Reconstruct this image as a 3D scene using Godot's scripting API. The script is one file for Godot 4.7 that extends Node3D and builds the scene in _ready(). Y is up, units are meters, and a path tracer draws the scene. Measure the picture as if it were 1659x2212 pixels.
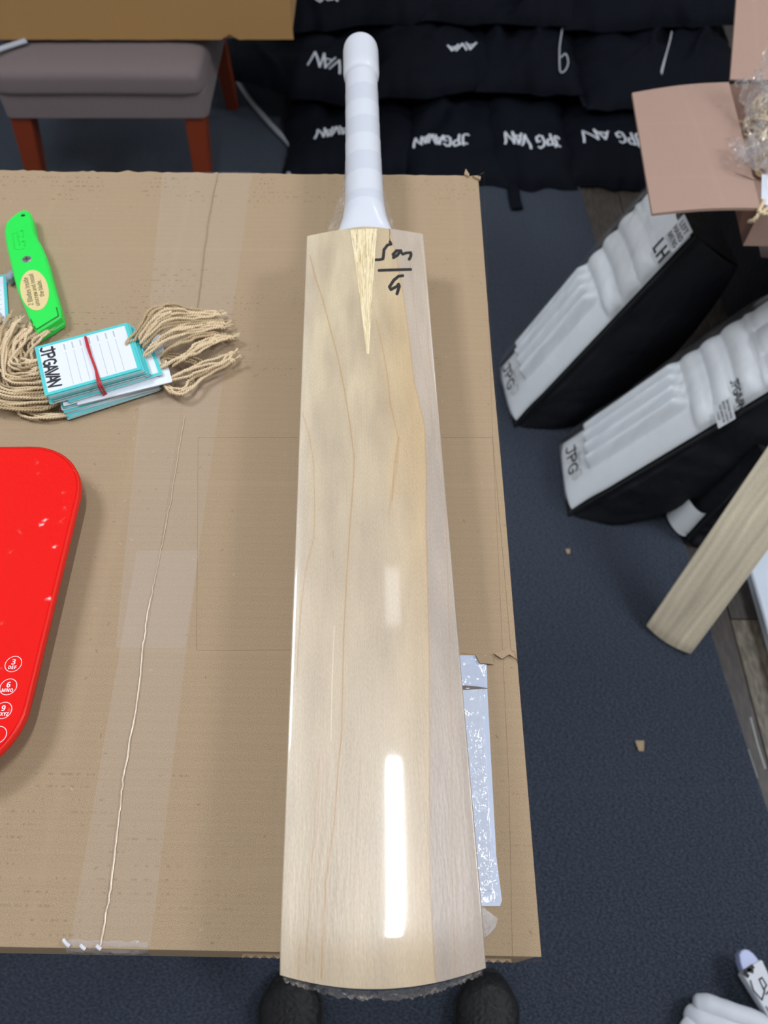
extends Node3D

# ---------------------------------------------------------------- mesh helper
class MB:
	var v := PackedVector3Array()
	var n := PackedVector3Array()
	var t := PackedVector2Array()
	var c := PackedColorArray()
	var i := PackedInt32Array()
	var xf := Transform3D()
	var col := Color.WHITE

	# adds one piece; hint null: closed piece, turned outwards by its volume
	func add(pv: PackedVector3Array, pt: PackedVector2Array, pi: PackedInt32Array, hint = null, pc = null) -> void:
		var q := PackedVector3Array()
		q.resize(pv.size())
		for k in pv.size():
			q[k] = xf * pv[k]
		var nn := PackedVector3Array()
		nn.resize(pv.size())
		var vol := 0.0
		var total := Vector3.ZERO
		var o := q[0]
		for k in range(0, pi.size(), 3):
			var a := q[pi[k]]
			var b := q[pi[k + 1]]
			var d := q[pi[k + 2]]
			var f := (d - a).cross(b - a)
			vol += (a - o).dot(f)
			total += f
			nn[pi[k]] += f
			nn[pi[k + 1]] += f
			nn[pi[k + 2]] += f
		var flip := vol < 0.0
		if hint != null:
			flip = total.dot(xf.basis * (hint as Vector3)) < 0.0
		var at := v.size()
		for k in q.size():
			var m := nn[k].normalized()
			if m == Vector3.ZERO:
				m = Vector3.UP
			n.append(-m if flip else m)
			c.append(col if pc == null else pc[k])
		v.append_array(q)
		t.append_array(pt)
		for k in range(0, pi.size(), 3):
			i.append(at + pi[k])
			i.append(at + (pi[k + 2] if flip else pi[k + 1]))
			i.append(at + (pi[k + 1] if flip else pi[k + 2]))

	func grid(nu: int, nv: int, f: Callable, hint = null, uvf = null, colf = null) -> void:
		var pv := PackedVector3Array()
		var pt := PackedVector2Array()
		var pi := PackedInt32Array()
		var pc = null if colf == null else PackedColorArray()
		for b in nv + 1:
			for a in nu + 1:
				var x := float(a) / nu
				var y := float(b) / nv
				var p: Vector3 = f.call(x, y)
				pv.append(p)
				pt.append(uvf.call(x, y, p) if uvf != null else Vector2(x, y))
				if colf != null:
					pc.append(colf.call(x, y))
		for b in nv:
			for a in nu:
				var k := b * (nu + 1) + a
				pi.append_array(PackedInt32Array([k, k + 1, k + nu + 1, k + 1, k + nu + 2, k + nu + 1]))
		add(pv, pt, pi, hint, pc)

	# closed rings of equal count, wrapped round
	func rings(r: Array, closed := true, uvs = null) -> void:
		var m: int = r[0].size()
		var pv := PackedVector3Array()
		var pt := PackedVector2Array()
		var pi := PackedInt32Array()
		for b in r.size():
			for a in m:
				pv.append(r[b][a])
				pt.append(uvs[b][a] if uvs != null else Vector2(float(a) / m, float(b) / maxi(1, r.size() - 1)))
		for b in r.size() - 1:
			for a in m:
				var k := b * m + a
				var k2 := b * m + (a + 1) % m
				pi.append_array(PackedInt32Array([k, k2, k + m, k2, k2 + m, k + m]))
		if closed:
			for e in [0, r.size() - 1]:
				var mid := Vector3.ZERO
				for p in r[e]:
					mid += p
				var at := pv.size()
				pv.append(mid / m)
				pt.append(Vector2(0.5, 0.5))
				for a in m:
					pv.append(r[e][a])
					pt.append(uvs[e][a] if uvs != null else Vector2(0.5, 0.5))
				for a in m:
					var k := at + 1 + a
					var k2 := at + 1 + (a + 1) % m
					pi.append_array(PackedInt32Array([at, k2, k] if e == 0 else [at, k, k2]))
		add(pv, pt, pi)

	func tube(path: Array, rad, sides := 8, flat := 1.0) -> void:
		var r := []
		var up := Vector3.UP
		var count := path.size()
		for k in count:
			var d: Vector3 = (path[mini(k + 1, count - 1)] - path[maxi(k - 1, 0)])
			if d.length() < 1e-7:
				d = Vector3.FORWARD
			d = d.normalized()
			if absf(up.dot(d)) > 0.98:
				up = Vector3.RIGHT if absf(d.x) < 0.9 else Vector3.BACK
			up = (up - d * up.dot(d)).normalized()
			var s := d.cross(up)
			var w: float = rad.call(float(k) / (count - 1)) if rad is Callable else rad
			var ring := []
			for a in sides:
				var g := TAU * a / sides
				ring.append(path[k] + (s * cos(g) + up * sin(g) * flat) * w)
			r.append(ring)
		rings(r)

	# polygon in x,z (as Vector2) between heights y0 and y1, edges bevelled
	func prism(poly: PackedVector2Array, y0: float, y1: float, bev := 0.0, low := true, uv_scale := Vector2.ONE, uv_off := Vector2.ZERO) -> void:
		var p := poly
		if Geometry2D.is_polygon_clockwise(p):
			p = p.duplicate()
			p.reverse()
		var m := p.size()
		var ins := PackedVector2Array()
		for a in m:
			var e0 := (p[a] - p[(a + m - 1) % m]).normalized()
			var e1 := (p[(a + 1) % m] - p[a]).normalized()
			var d := (e0.orthogonal() + e1.orthogonal()).normalized()
			ins.append(d / maxf(0.4, d.dot(e0.orthogonal())))
		var at := func(a: int, s: float, y: float) -> Vector3: return Vector3(p[a].x + ins[a].x * s, y, p[a].y + ins[a].y * s)
		# which way is inside
		var sgn := 1.0
		var area := 0.0
		var area2 := 0.0
		for a in m:
			var b := (a + 1) % m
			area += p[a].cross(p[b])
			area2 += (p[a] + ins[a] * 0.0001).cross(p[b] + ins[b] * 0.0001)
		if absf(area2) > absf(area):
			sgn = -1.0
		var lv := [[0.0, y1 - bev], [bev * sgn, y1]] if bev > 0 else [[0.0, y1]]
		var lo := [[bev * sgn, y0], [0.0, y0 + bev]] if bev > 0 and low else [[0.0, y0]]
		var levels: Array = lo + lv
		for l in levels.size() - 1:
			for a in m:
				var b := (a + 1) % m
				var q := PackedVector3Array([at.call(a, levels[l][0], levels[l][1]), at.call(b, levels[l][0], levels[l][1]), at.call(b, levels[l + 1][0], levels[l + 1][1]), at.call(a, levels[l + 1][0], levels[l + 1][1])])
				var e := p[b] - p[a]
				var out := Vector3(e.y, 0, -e.x) * (1.0 if area > 0 else -1.0)
				var uq := PackedVector2Array()
				for w in q:
					uq.append(Vector2(w.x, w.z) * uv_scale + uv_off)
				add(q, uq, PackedInt32Array([0, 1, 2, 0, 2, 3]), out)
		for e in [levels[0], levels[-1]]:
			var poly2 := PackedVector2Array()
			for a in m:
				var w: Vector3 = at.call(a, e[0], e[1])
				poly2.append(Vector2(w.x, w.z))
			var tri := Geometry2D.triangulate_polygon(poly2)
			if tri.size() == 0:
				tri = Geometry2D.triangulate_polygon(p)
			var q := PackedVector3Array()
			var uq := PackedVector2Array()
			for w in poly2:
				q.append(Vector3(w.x, e[1], w.y))
				uq.append(w * uv_scale + uv_off)
			if tri.size():
				add(q, uq, tri, Vector3.UP if e == levels[-1] else Vector3.DOWN)

	func box(at: Vector3, size: Vector3, bev := 0.002, seg := 1) -> void:
		var keep := xf
		xf = xf * Transform3D(Basis(), at)
		prism(MB.rrect(size.x, size.z, maxf(bev, 0.0002), seg), -size.y / 2, size.y / 2, minf(bev, size.y * 0.4))
		xf = keep

	# a flat ribbon along a line of points, lying on the surface with the normal up
	func ribbon(pts: Array, width: float, up: Vector3, thick := 0.0) -> void:
		for k in pts.size() - 1:
			var a: Vector3 = pts[k]
			var b: Vector3 = pts[k + 1]
			var d := (b - a).normalized()
			var s := d.cross(up).normalized() * width * 0.5
			a -= d * width * 0.35
			b += d * width * 0.35
			var q := PackedVector3Array([a - s, a + s, b + s, b - s])
			for w in 4:
				q[w] += up * thick
			add(q, PackedVector2Array([Vector2(0, 0), Vector2(1, 0), Vector2(1, 1), Vector2(0, 1)]), PackedInt32Array([0, 1, 2, 0, 2, 3]), up)

	static func rrect(w: float, d: float, r: float, seg := 4) -> PackedVector2Array:
		var p := PackedVector2Array()
		for k in 4:
			var cx := (w / 2 - r) * (1 if k == 0 or k == 3 else -1)
			var cy := (d / 2 - r) * (1 if k < 2 else -1)
			for s in seg + 1:
				var g := PI / 2 * (k + float(s) / seg)
				p.append(Vector2(cx + cos(g) * r, cy + sin(g) * r))
		return p

	func mesh() -> ArrayMesh:
		var a := []
		a.resize(Mesh.ARRAY_MAX)
		a[Mesh.ARRAY_VERTEX] = v
		a[Mesh.ARRAY_NORMAL] = n
		a[Mesh.ARRAY_TEX_UV] = t
		a[Mesh.ARRAY_COLOR] = c
		a[Mesh.ARRAY_INDEX] = i
		var m := ArrayMesh.new()
		m.add_surface_from_arrays(Mesh.PRIMITIVE_TRIANGLES, a)
		return m

# ---------------------------------------------------------------- scene helpers
var M := {}
var used := {}
var rng := RandomNumberGenerator.new()
var fn := FastNoiseLite.new()

func numbered(called: String) -> String:
	var k: int = used.get(called, 0)
	used[called] = k + 1
	return called if k == 0 else "%s_%03d" % [called, k]

func thing(called: String, label: String, category: String, tr := Transform3D(), group := "") -> Node3D:
	var o := Node3D.new()
	o.name = numbered(called)
	add_child(o, true)
	o.transform = tr
	tag(o, label, category, group)
	return o

func tag(o: Node, label: String, category: String, group := "") -> void:
	o.set_meta("label", label)
	o.set_meta("category", category)
	if group:
		o.set_meta("group", group)

func part(called: String, mb: MB, m: Material, parent: Node) -> MeshInstance3D:
	var o := MeshInstance3D.new()
	o.name = called
	o.mesh = mb.mesh()
	o.material_override = m
	o.cast_shadow = GeometryInstance3D.SHADOW_CASTING_SETTING_ON
	parent.add_child(o, true)
	return o

func struct(called: String, mb: MB, m: Material) -> MeshInstance3D:
	var o := part(called, mb, m, self)
	o.set_meta("kind", "structure")
	return o

func single(called: String, mb: MB, m: Material, label: String, category: String, group := "") -> MeshInstance3D:
	var o := part(numbered(called), mb, m, self)
	tag(o, label, category, group)
	return o

func lettering(text: String, size: float, m: Material, parent: Node, tr: Transform3D, bold := false, called := "lettering") -> MeshInstance3D:
	var tm := TextMesh.new()
	var f := SystemFont.new()
	f.font_names = PackedStringArray(["Droid Sans"])
	f.font_weight = 700 if bold else 400
	tm.font = f
	tm.text = text
	tm.font_size = 32
	tm.pixel_size = size / 32.0
	tm.depth = 0.0001
	tm.curve_step = 2.0
	var o := MeshInstance3D.new()
	o.name = called
	o.mesh = tm
	o.material_override = m
	o.transform = tr
	parent.add_child(o, true)
	return o

func mat(hex: String, rough := 0.6, extra := {}) -> StandardMaterial3D:
	var m := StandardMaterial3D.new()
	m.albedo_color = Color(hex)
	m.roughness = rough
	for k in extra:
		m.set(k, extra[k])
	return m

func noise_tex(freq: float, lo: Color, hi: Color, oct := 3, size := 512, kind := FastNoiseLite.TYPE_SIMPLEX_SMOOTH, seed_ := 1, mid = null) -> NoiseTexture2D:
	var f := FastNoiseLite.new()
	f.noise_type = kind
	f.frequency = freq
	f.fractal_octaves = oct
	f.seed = seed_
	var n := NoiseTexture2D.new()
	n.width = size
	n.height = size
	n.seamless = true
	n.noise = f
	var g := Gradient.new()
	g.set_color(0, lo)
	g.set_color(1, hi)
	if mid != null:
		for e in mid:
			g.add_point(e[0], e[1])
	n.color_ramp = g
	return n

func film(alpha: float, rough: float, bump_tex: Texture2D, scale := 0.3) -> StandardMaterial3D:
	var m := mat("ffffff", rough)
	m.albedo_color = Color(0.95, 0.96, 1.0, alpha)
	m.transparency = BaseMaterial3D.TRANSPARENCY_ALPHA
	m.cull_mode = BaseMaterial3D.CULL_DISABLED
	m.heightmap_enabled = true
	m.heightmap_scale = scale
	m.heightmap_texture = bump_tex
	m.uv1_triplanar = true
	m.uv1_scale = Vector3(6, 6, 6)
	return m

func smooth_path(p: Array, per := 8) -> Array:
	var out := []
	for k in p.size() - 1:
		var a: Vector3 = p[maxi(k - 1, 0)]
		var b: Vector3 = p[k]
		var c: Vector3 = p[k + 1]
		var d: Vector3 = p[mini(k + 2, p.size() - 1)]
		for s in per:
			out.append(b.cubic_interpolate(c, a, d, float(s) / per))
	out.append(p[-1])
	return out

# two plies twisted about a path
func twine(mb: MB, path: Array, r: float, pitch := 0.0055, fuzz := 6) -> void:
	var total := 0.0
	for k in path.size() - 1:
		total += path[k].distance_to(path[k + 1])
	var steps := int(clampf(total / pitch * 6, 8, 400))
	var fine := []
	var k := 0
	var run := 0.0
	for s in steps + 1:
		var want := total * s / steps
		while k < path.size() - 2 and run + path[k].distance_to(path[k + 1]) < want:
			run += path[k].distance_to(path[k + 1])
			k += 1
		var seg: float = maxf(path[k].distance_to(path[k + 1]), 1e-6)
		fine.append(path[k].lerp(path[k + 1], clampf((want - run) / seg, 0, 1)))
	for ply in 2:
		var line := []
		var up := Vector3.UP
		for s in fine.size():
			var d: Vector3 = fine[mini(s + 1, fine.size() - 1)] - fine[maxi(s - 1, 0)]
			d = d.normalized()
			if absf(up.dot(d)) > 0.97:
				up = Vector3.RIGHT
			up = (up - d * up.dot(d)).normalized()
			var g := TAU * total * s / steps / pitch + PI * ply
			line.append(fine[s] + (up * sin(g) + d.cross(up) * cos(g)) * r * 0.55)
		mb.tube(line, r * 0.62, 5)
	for h in fuzz:
		var a: Vector3 = fine[rng.randi_range(0, fine.size() - 2)]
		var dir := Vector3(rng.randf_range(-1, 1), rng.randf_range(0, 0.8), rng.randf_range(-1, 1)).normalized()
		var ln := rng.randf_range(0.002, 0.006)
		mb.tube([a, a + dir * ln * 0.6, a + dir * ln + Vector3(rng.randf_range(-1, 1), rng.randf_range(-0.3, 0.6), rng.randf_range(-1, 1)) * ln * 0.4], 0.00009, 3)

# strokes of the jersey mark, unit cells, y up
func mark_strokes(word: String) -> Array:
	var L := {
		"J": [[Vector2(.62, 1.12), Vector2(.60, .2), Vector2(.45, .02), Vector2(.25, .0), Vector2(.05, .1)], [Vector2(.2, .95), Vector2(.95, .95)]],
		"P": [[Vector2(.12, 0), Vector2(.12, 1), Vector2(.6, 1), Vector2(.76, .8), Vector2(.62, .55), Vector2(.2, .5)]],
		"G": [[Vector2(.8, .85), Vector2(.55, 1), Vector2(.25, .94), Vector2(.08, .6), Vector2(.15, .15), Vector2(.45, 0), Vector2(.8, .1), Vector2(.8, .45), Vector2(.5, .45)]],
		"A": [[Vector2(0, 0), Vector2(.4, 1), Vector2(.8, 0)], [Vector2(.2, .32), Vector2(.62, .32)]],
		"V": [[Vector2(0, 1), Vector2(.4, 0), Vector2(.8, 1)]],
		"N": [[Vector2(.08, 0), Vector2(.08, 1), Vector2(.72, 0), Vector2(.9, 1)]],
	}
	var out := []
	var x := 0.0
	for ch in word:
		if ch == " ":
			x += 1.0
			continue
		for s in L[ch]:
			var q := []
			for p in s:
				q.append(p + Vector2(x, 0))
			out.append(q)
		x += 0.72 if ch in "AV" else 0.92
	for s in out:
		for k in s.size():
			s[k] = Vector2(s[k].x / x, s[k].y)
	return out

# ---------------------------------------------------------------- pictures
func line_into(b: PackedByteArray, w: int, h: int, pts: Array, wide: float, colr: Color, a: float, soft := 0.6) -> void:
	for k in pts.size() - 1:
		var p: Vector2 = Vector2(pts[k].x * w, pts[k].y * h)
		var q: Vector2 = Vector2(pts[k + 1].x * w, pts[k + 1].y * h)
		var x0 := int(clampf(minf(p.x, q.x) - wide - 1, 0, w - 1))
		var x1 := int(clampf(maxf(p.x, q.x) + wide + 1, 0, w - 1))
		var y0 := int(clampf(minf(p.y, q.y) - wide - 1, 0, h - 1))
		var y1 := int(clampf(maxf(p.y, q.y) + wide + 1, 0, h - 1))
		var d := q - p
		var dd := maxf(d.length_squared(), 1e-6)
		for y in range(y0, y1 + 1):
			for x in range(x0, x1 + 1):
				var r := Vector2(x + 0.5, y + 0.5) - p
				var t := clampf(r.dot(d) / dd, 0, 1)
				var e := (r - d * t).length()
				var s := clampf((wide * 0.5 + soft - e) / (2 * soft), 0, 1) * a
				if k < pts.size() - 2 and t >= 1.0 and soft > 1.0:
					continue
				if s > 0:
					var o := (y * w + x) * 3
					b[o] = int(lerpf(b[o], colr.r8, s))
					b[o + 1] = int(lerpf(b[o + 1], colr.g8, s))
					b[o + 2] = int(lerpf(b[o + 2], colr.b8, s))

func tex_of(b: PackedByteArray, w: int, h: int) -> ImageTexture:
	return ImageTexture.create_from_image(Image.create_from_data(w, h, false, Image.FORMAT_RGB8, b))

func noise_bytes(w: int, h: int, freq: float, oct := 3, seed_ := 1, squash := 1.0) -> PackedByteArray:
	var f := FastNoiseLite.new()
	f.noise_type = FastNoiseLite.TYPE_SIMPLEX_SMOOTH
	f.frequency = freq
	f.fractal_octaves = oct
	f.seed = seed_
	var im := f.get_image(w, int(maxf(4, h / squash)))
	im.resize(w, h, Image.INTERPOLATE_CUBIC)
	im.convert(Image.FORMAT_L8)
	return im.get_data()

func filled(w: int, h: int, c: Color) -> PackedByteArray:
	var im := Image.create(w, h, false, Image.FORMAT_RGB8)
	im.fill(c)
	return im.get_data()

# ================================================================ scene
func _ready() -> void:
	rng.seed = 7
	fn.seed = 3
	fn.noise_type = FastNoiseLite.TYPE_SIMPLEX_SMOOTH
	fn.frequency = 1.0
	fn.fractal_octaves = 3
	var cam := Camera3D.new()
	cam.name = "camera"
	var ca := CameraAttributesPhysical.new()
	ca.frustum_focal_length = 26.265
	ca.frustum_near = 0.02
	ca.frustum_far = 40.0
	ca.frustum_focus_distance = 0.52
	ca.exposure_aperture = 9.0
	cam.attributes = ca
	cam.fov = 67.35
	cam.near = 0.02
	add_child(cam)
	cam.position = Vector3(0, 1.45, 0)
	cam.rotation_degrees = Vector3(-57.6, 0, 0)
	cam.current = true

	var we := WorldEnvironment.new()
	we.name = "world_environment"
	var env := Environment.new()
	env.background_mode = Environment.BG_COLOR
	env.background_color = Color(0.02, 0.02, 0.02)
	env.tonemap_mode = Environment.TONE_MAPPER_LINEAR
	env.tonemap_exposure = 1.08
	env.sdfgi_enabled = true
	env.ssao_enabled = true
	env.ssil_enabled = true
	we.environment = env
	add_child(we)

	materials()
	light_panel("tube light fixture over the work box", Vector3(0.06, 2.75, -0.215), Vector2(0.06, 0.70), 1.25)
	light_panel("square ceiling light left of the work box", Vector3(-1.25, 2.75, -0.95), Vector2(0.6, 0.6), 2.3)
	light_panel("small lamp added for the second glint on the bat, farther along from the tube", Vector3(0.07, 2.75, -1.08), Vector2(0.08, 0.2), 0.012)  # added dim lamp, only there to make the faint upper glint on the blade
	light_panel("added square fill light near the right wall", Vector3(2.0, 2.75, -0.5), Vector2(0.6, 0.6), 3.2)  # added fill lamp that brightens the pads, loose bat and glove
	light_panel("added square fill light toward the bag pile", Vector3(1.35, 2.75, -2.5), Vector2(0.6, 0.6), 0.9)  # added fill lamp for the background
	room()
	work_box()
	stool_corner()
	bag_pile()
	pad_bag("1", 0.585, 0.21, "wrapped batting pads leaning nearest the black bag pile, LH sticker on front", 1)
	pad_bag("2", 0.57, 0.21, "wrapped batting pads standing closest to the loose wooden bat, lettered sticker near top", 2)
	pad_bag("3", 0.30, 0.12, "mostly hidden wrapped pads, just a white corner showing behind the loose bat", 3)
	open_carton()
	cricket_bat()
	loose_bat()
	knife()
	tags()
	scale()
	gloves()
	shoes()
	scraps()

func materials() -> void:
	var card_fibre := noise_tex(0.22, Color(.55, .52, .48), Color(1, 1, 1), 4, 1024, FastNoiseLite.TYPE_SIMPLEX, 5, [[0.25, Color(.76, .75, .73)], [0.42, Color(.89, .89, .88)], [0.58, Color(.95, .95, .95)]])
	M.fibre = card_fibre
	var card_bump := noise_tex(0.08, Color.BLACK, Color.WHITE, 4, 512, FastNoiseLite.TYPE_SIMPLEX, 9)
	M.card = mat("b49b7d", 0.82, {"detail_enabled": true, "detail_albedo": card_fibre, "detail_blend_mode": BaseMaterial3D.BLEND_MODE_MUL, "detail_uv_layer": BaseMaterial3D.DETAIL_UV_2, "uv2_triplanar": true, "uv2_world_triplanar": true, "uv2_scale": Vector3(7, 7, 7)})
	M.card_edge = mat("a98a63", 0.9)
	M.card_dark = M.card.duplicate()
	M.card_dark.albedo_color = Color("b98f58")
	M.card_pink = M.card.duplicate()
	M.card_pink.albedo_color = Color("b8988a")
	M.wrinkle = noise_tex(0.02, Color.BLACK, Color.WHITE, 4, 512, FastNoiseLite.TYPE_SIMPLEX_SMOOTH, 21)
	M.tape = mat("ffffff", 0.32)
	M.tape.albedo_color = Color(0.93, 0.9, 0.9, 0.07)
	M.tape.transparency = BaseMaterial3D.TRANSPARENCY_ALPHA
	M.film = film(0.06, 0.10, M.wrinkle, 0.4)
	M.bagfilm = film(0.03, 0.08, M.wrinkle, 0.06)
	M.black = mat("0c1019", 0.75, {"heightmap_enabled": true, "heightmap_texture": M.wrinkle, "heightmap_scale": 0.12, "uv1_triplanar": true, "uv1_scale": Vector3(2.5, 2.5, 2.5), "metallic_specular": 0.22})
	M.black_satin = mat("12141b", 0.72, {"heightmap_enabled": true, "heightmap_texture": M.wrinkle, "heightmap_scale": 0.2, "uv1_triplanar": true, "uv1_scale": Vector3(2.5, 2.5, 2.5), "metallic_specular": 0.4})
	M.print = mat("d8dde6", 0.7)
	M.ink = mat("101114", 0.6)
	M.white = mat("e4e8ee", 0.5)
	M.twine = mat("dcc6a4", 0.9)
	M.twine_dark = mat("bda683", 0.9)
	M.steel = mat("c9ccd0", 0.25, {"metallic": 0.9})

func light_panel(label: String, at: Vector3, size: Vector2, energy: float) -> void:
	var o := thing("ceiling_light", label, "light", Transform3D(Basis(), at))
	var m := MB.new()
	m.box(Vector3(0, -0.006, 0), Vector3(size.x + 0.05, 0.032, size.y + 0.05), 0.004)
	part("housing", m, M.white, o)
	var d := MB.new()
	d.box(Vector3(0, -0.025, 0), Vector3(size.x, 0.008, size.y), 0.002)
	part("diffuser", d, mat("ffffff", 0.5, {"emission_enabled": true, "emission": Color(0.95, 0.97, 1.0), "emission_energy_multiplier": 1.5}), o)
	var l := AreaLight3D.new()
	l.name = "lamp"
	l.area_size = size
	l.light_energy = energy
	l.light_color = Color(0.955, 0.975, 1.0)
	l.area_range = 12.0
	l.area_attenuation = 2.0
	l.shadow_enabled = true
	l.position = Vector3(0, -0.032, 0)
	l.rotation_degrees = Vector3(-90, 0, 0)
	o.add_child(l)

func room() -> void:
	var wall_m := mat("e6e4e0", 0.9)
	# slab under everything, planks on it, carpet on the planks
	var fl := MB.new()
	fl.box(Vector3(0, -0.06, -1.4), Vector3(5.2, 0.1, 5.4), 0.002)
	var floor_o := struct("floor", fl, mat("3a342f", 0.9))
	var tones := ["4a423d", "463e3a", "514842", "433c38"]
	var wood := []
	for k in tones.size():
		wood.append(mat(tones[k], 0.5, {"detail_enabled": true, "detail_albedo": noise_tex(0.03, Color(.6, .59, .58), Color(1, 1, 1), 4, 512, FastNoiseLite.TYPE_SIMPLEX, 31 + k), "detail_blend_mode": BaseMaterial3D.BLEND_MODE_MUL, "detail_uv_layer": BaseMaterial3D.DETAIL_UV_2, "uv2_triplanar": true, "uv2_scale": Vector3(5, 5, 1.2)}))
	var light_wood := mat("7d7464", 0.5, {"detail_enabled": true, "detail_albedo": noise_tex(0.03, Color(.55, .54, .53), Color(1, 1, 1), 4, 512, FastNoiseLite.TYPE_SIMPLEX, 41), "detail_blend_mode": BaseMaterial3D.BLEND_MODE_MUL, "detail_uv_layer": BaseMaterial3D.DETAIL_UV_2, "uv2_triplanar": true, "uv2_scale": Vector3(5, 5, 1.5)})
	for row in 7:
		var x := 0.56 + 0.152 * row + 0.076
		var z := 1.2 - fmod(row * 0.43, 1.2)
		var j := 0
		while z > -3.9:
			var len := 1.22
			var pm := MB.new()
			pm.box(Vector3(0, 0, 0), Vector3(0.1505, 0.008, len - 0.0015), 0.0012)
			var mm: Material = wood[(row * 3 + j) % 4]
			if row == 1 and j == 1:
				mm = light_wood
			var o := part("plank", pm, mm, floor_o)
			o.position = Vector3(x, -0.0055, (0.56 if row == 1 else z) - len / 2 if row != 1 else 0.56 - len * j + len - len / 2)
			z -= len
			j += 1
	var cp := MB.new()
	cp.prism(PackedVector2Array([Vector2(-2.4, 1.2), Vector2(0.765, 1.2), Vector2(0.71, 0.0), Vector2(0.687, -0.279), Vector2(0.668, -0.548), Vector2(0.632, -1.3), Vector2(0.596, -2.105), Vector2(0.57, -2.7), Vector2(-2.4, -2.7 - 1.2)]), -0.001, 0.005, 0.002, false)
	var carpet := mat("4a5669", 0.95)
	carpet.albedo_texture = noise_tex(0.05, Color(.42, .42, .45), Color(1, 1, 1), 4, 1024, FastNoiseLite.TYPE_SIMPLEX, 3, [[0.45, Color(.70, .70, .72)], [0.62, Color(.82, .82, .83)]])
	carpet.uv1_triplanar = true
	carpet.uv1_world_triplanar = true
	carpet.uv1_scale = Vector3(2.2, 2.2, 4.5)
	carpet.heightmap_enabled = true
	carpet.heightmap_texture = noise_tex(0.12, Color.BLACK, Color.WHITE, 3, 512, FastNoiseLite.TYPE_SIMPLEX, 12)
	carpet.heightmap_scale = 0.5
	carpet.rim_enabled = true
	carpet.rim = 0.3
	struct("floor_carpet", cp, carpet)
	for s in [["wall_left", Vector3(-2.45, 1.35, -1.4), Vector3(0.1, 2.9, 5.4)], ["wall_right", Vector3(2.45, 1.35, -1.4), Vector3(0.1, 2.9, 5.4)], ["wall_back", Vector3(0, 1.35, -4.0), Vector3(4.8, 2.9, 0.1)], ["wall_front", Vector3(0, 1.35, 1.25), Vector3(4.8, 2.9, 0.1)], ["ceiling", Vector3(0, 2.83, -1.4), Vector3(5.2, 0.1, 5.4)]]:
		var m := MB.new()
		m.box(s[1], s[2], 0.002)
		struct(s[0], m, wall_m)

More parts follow.
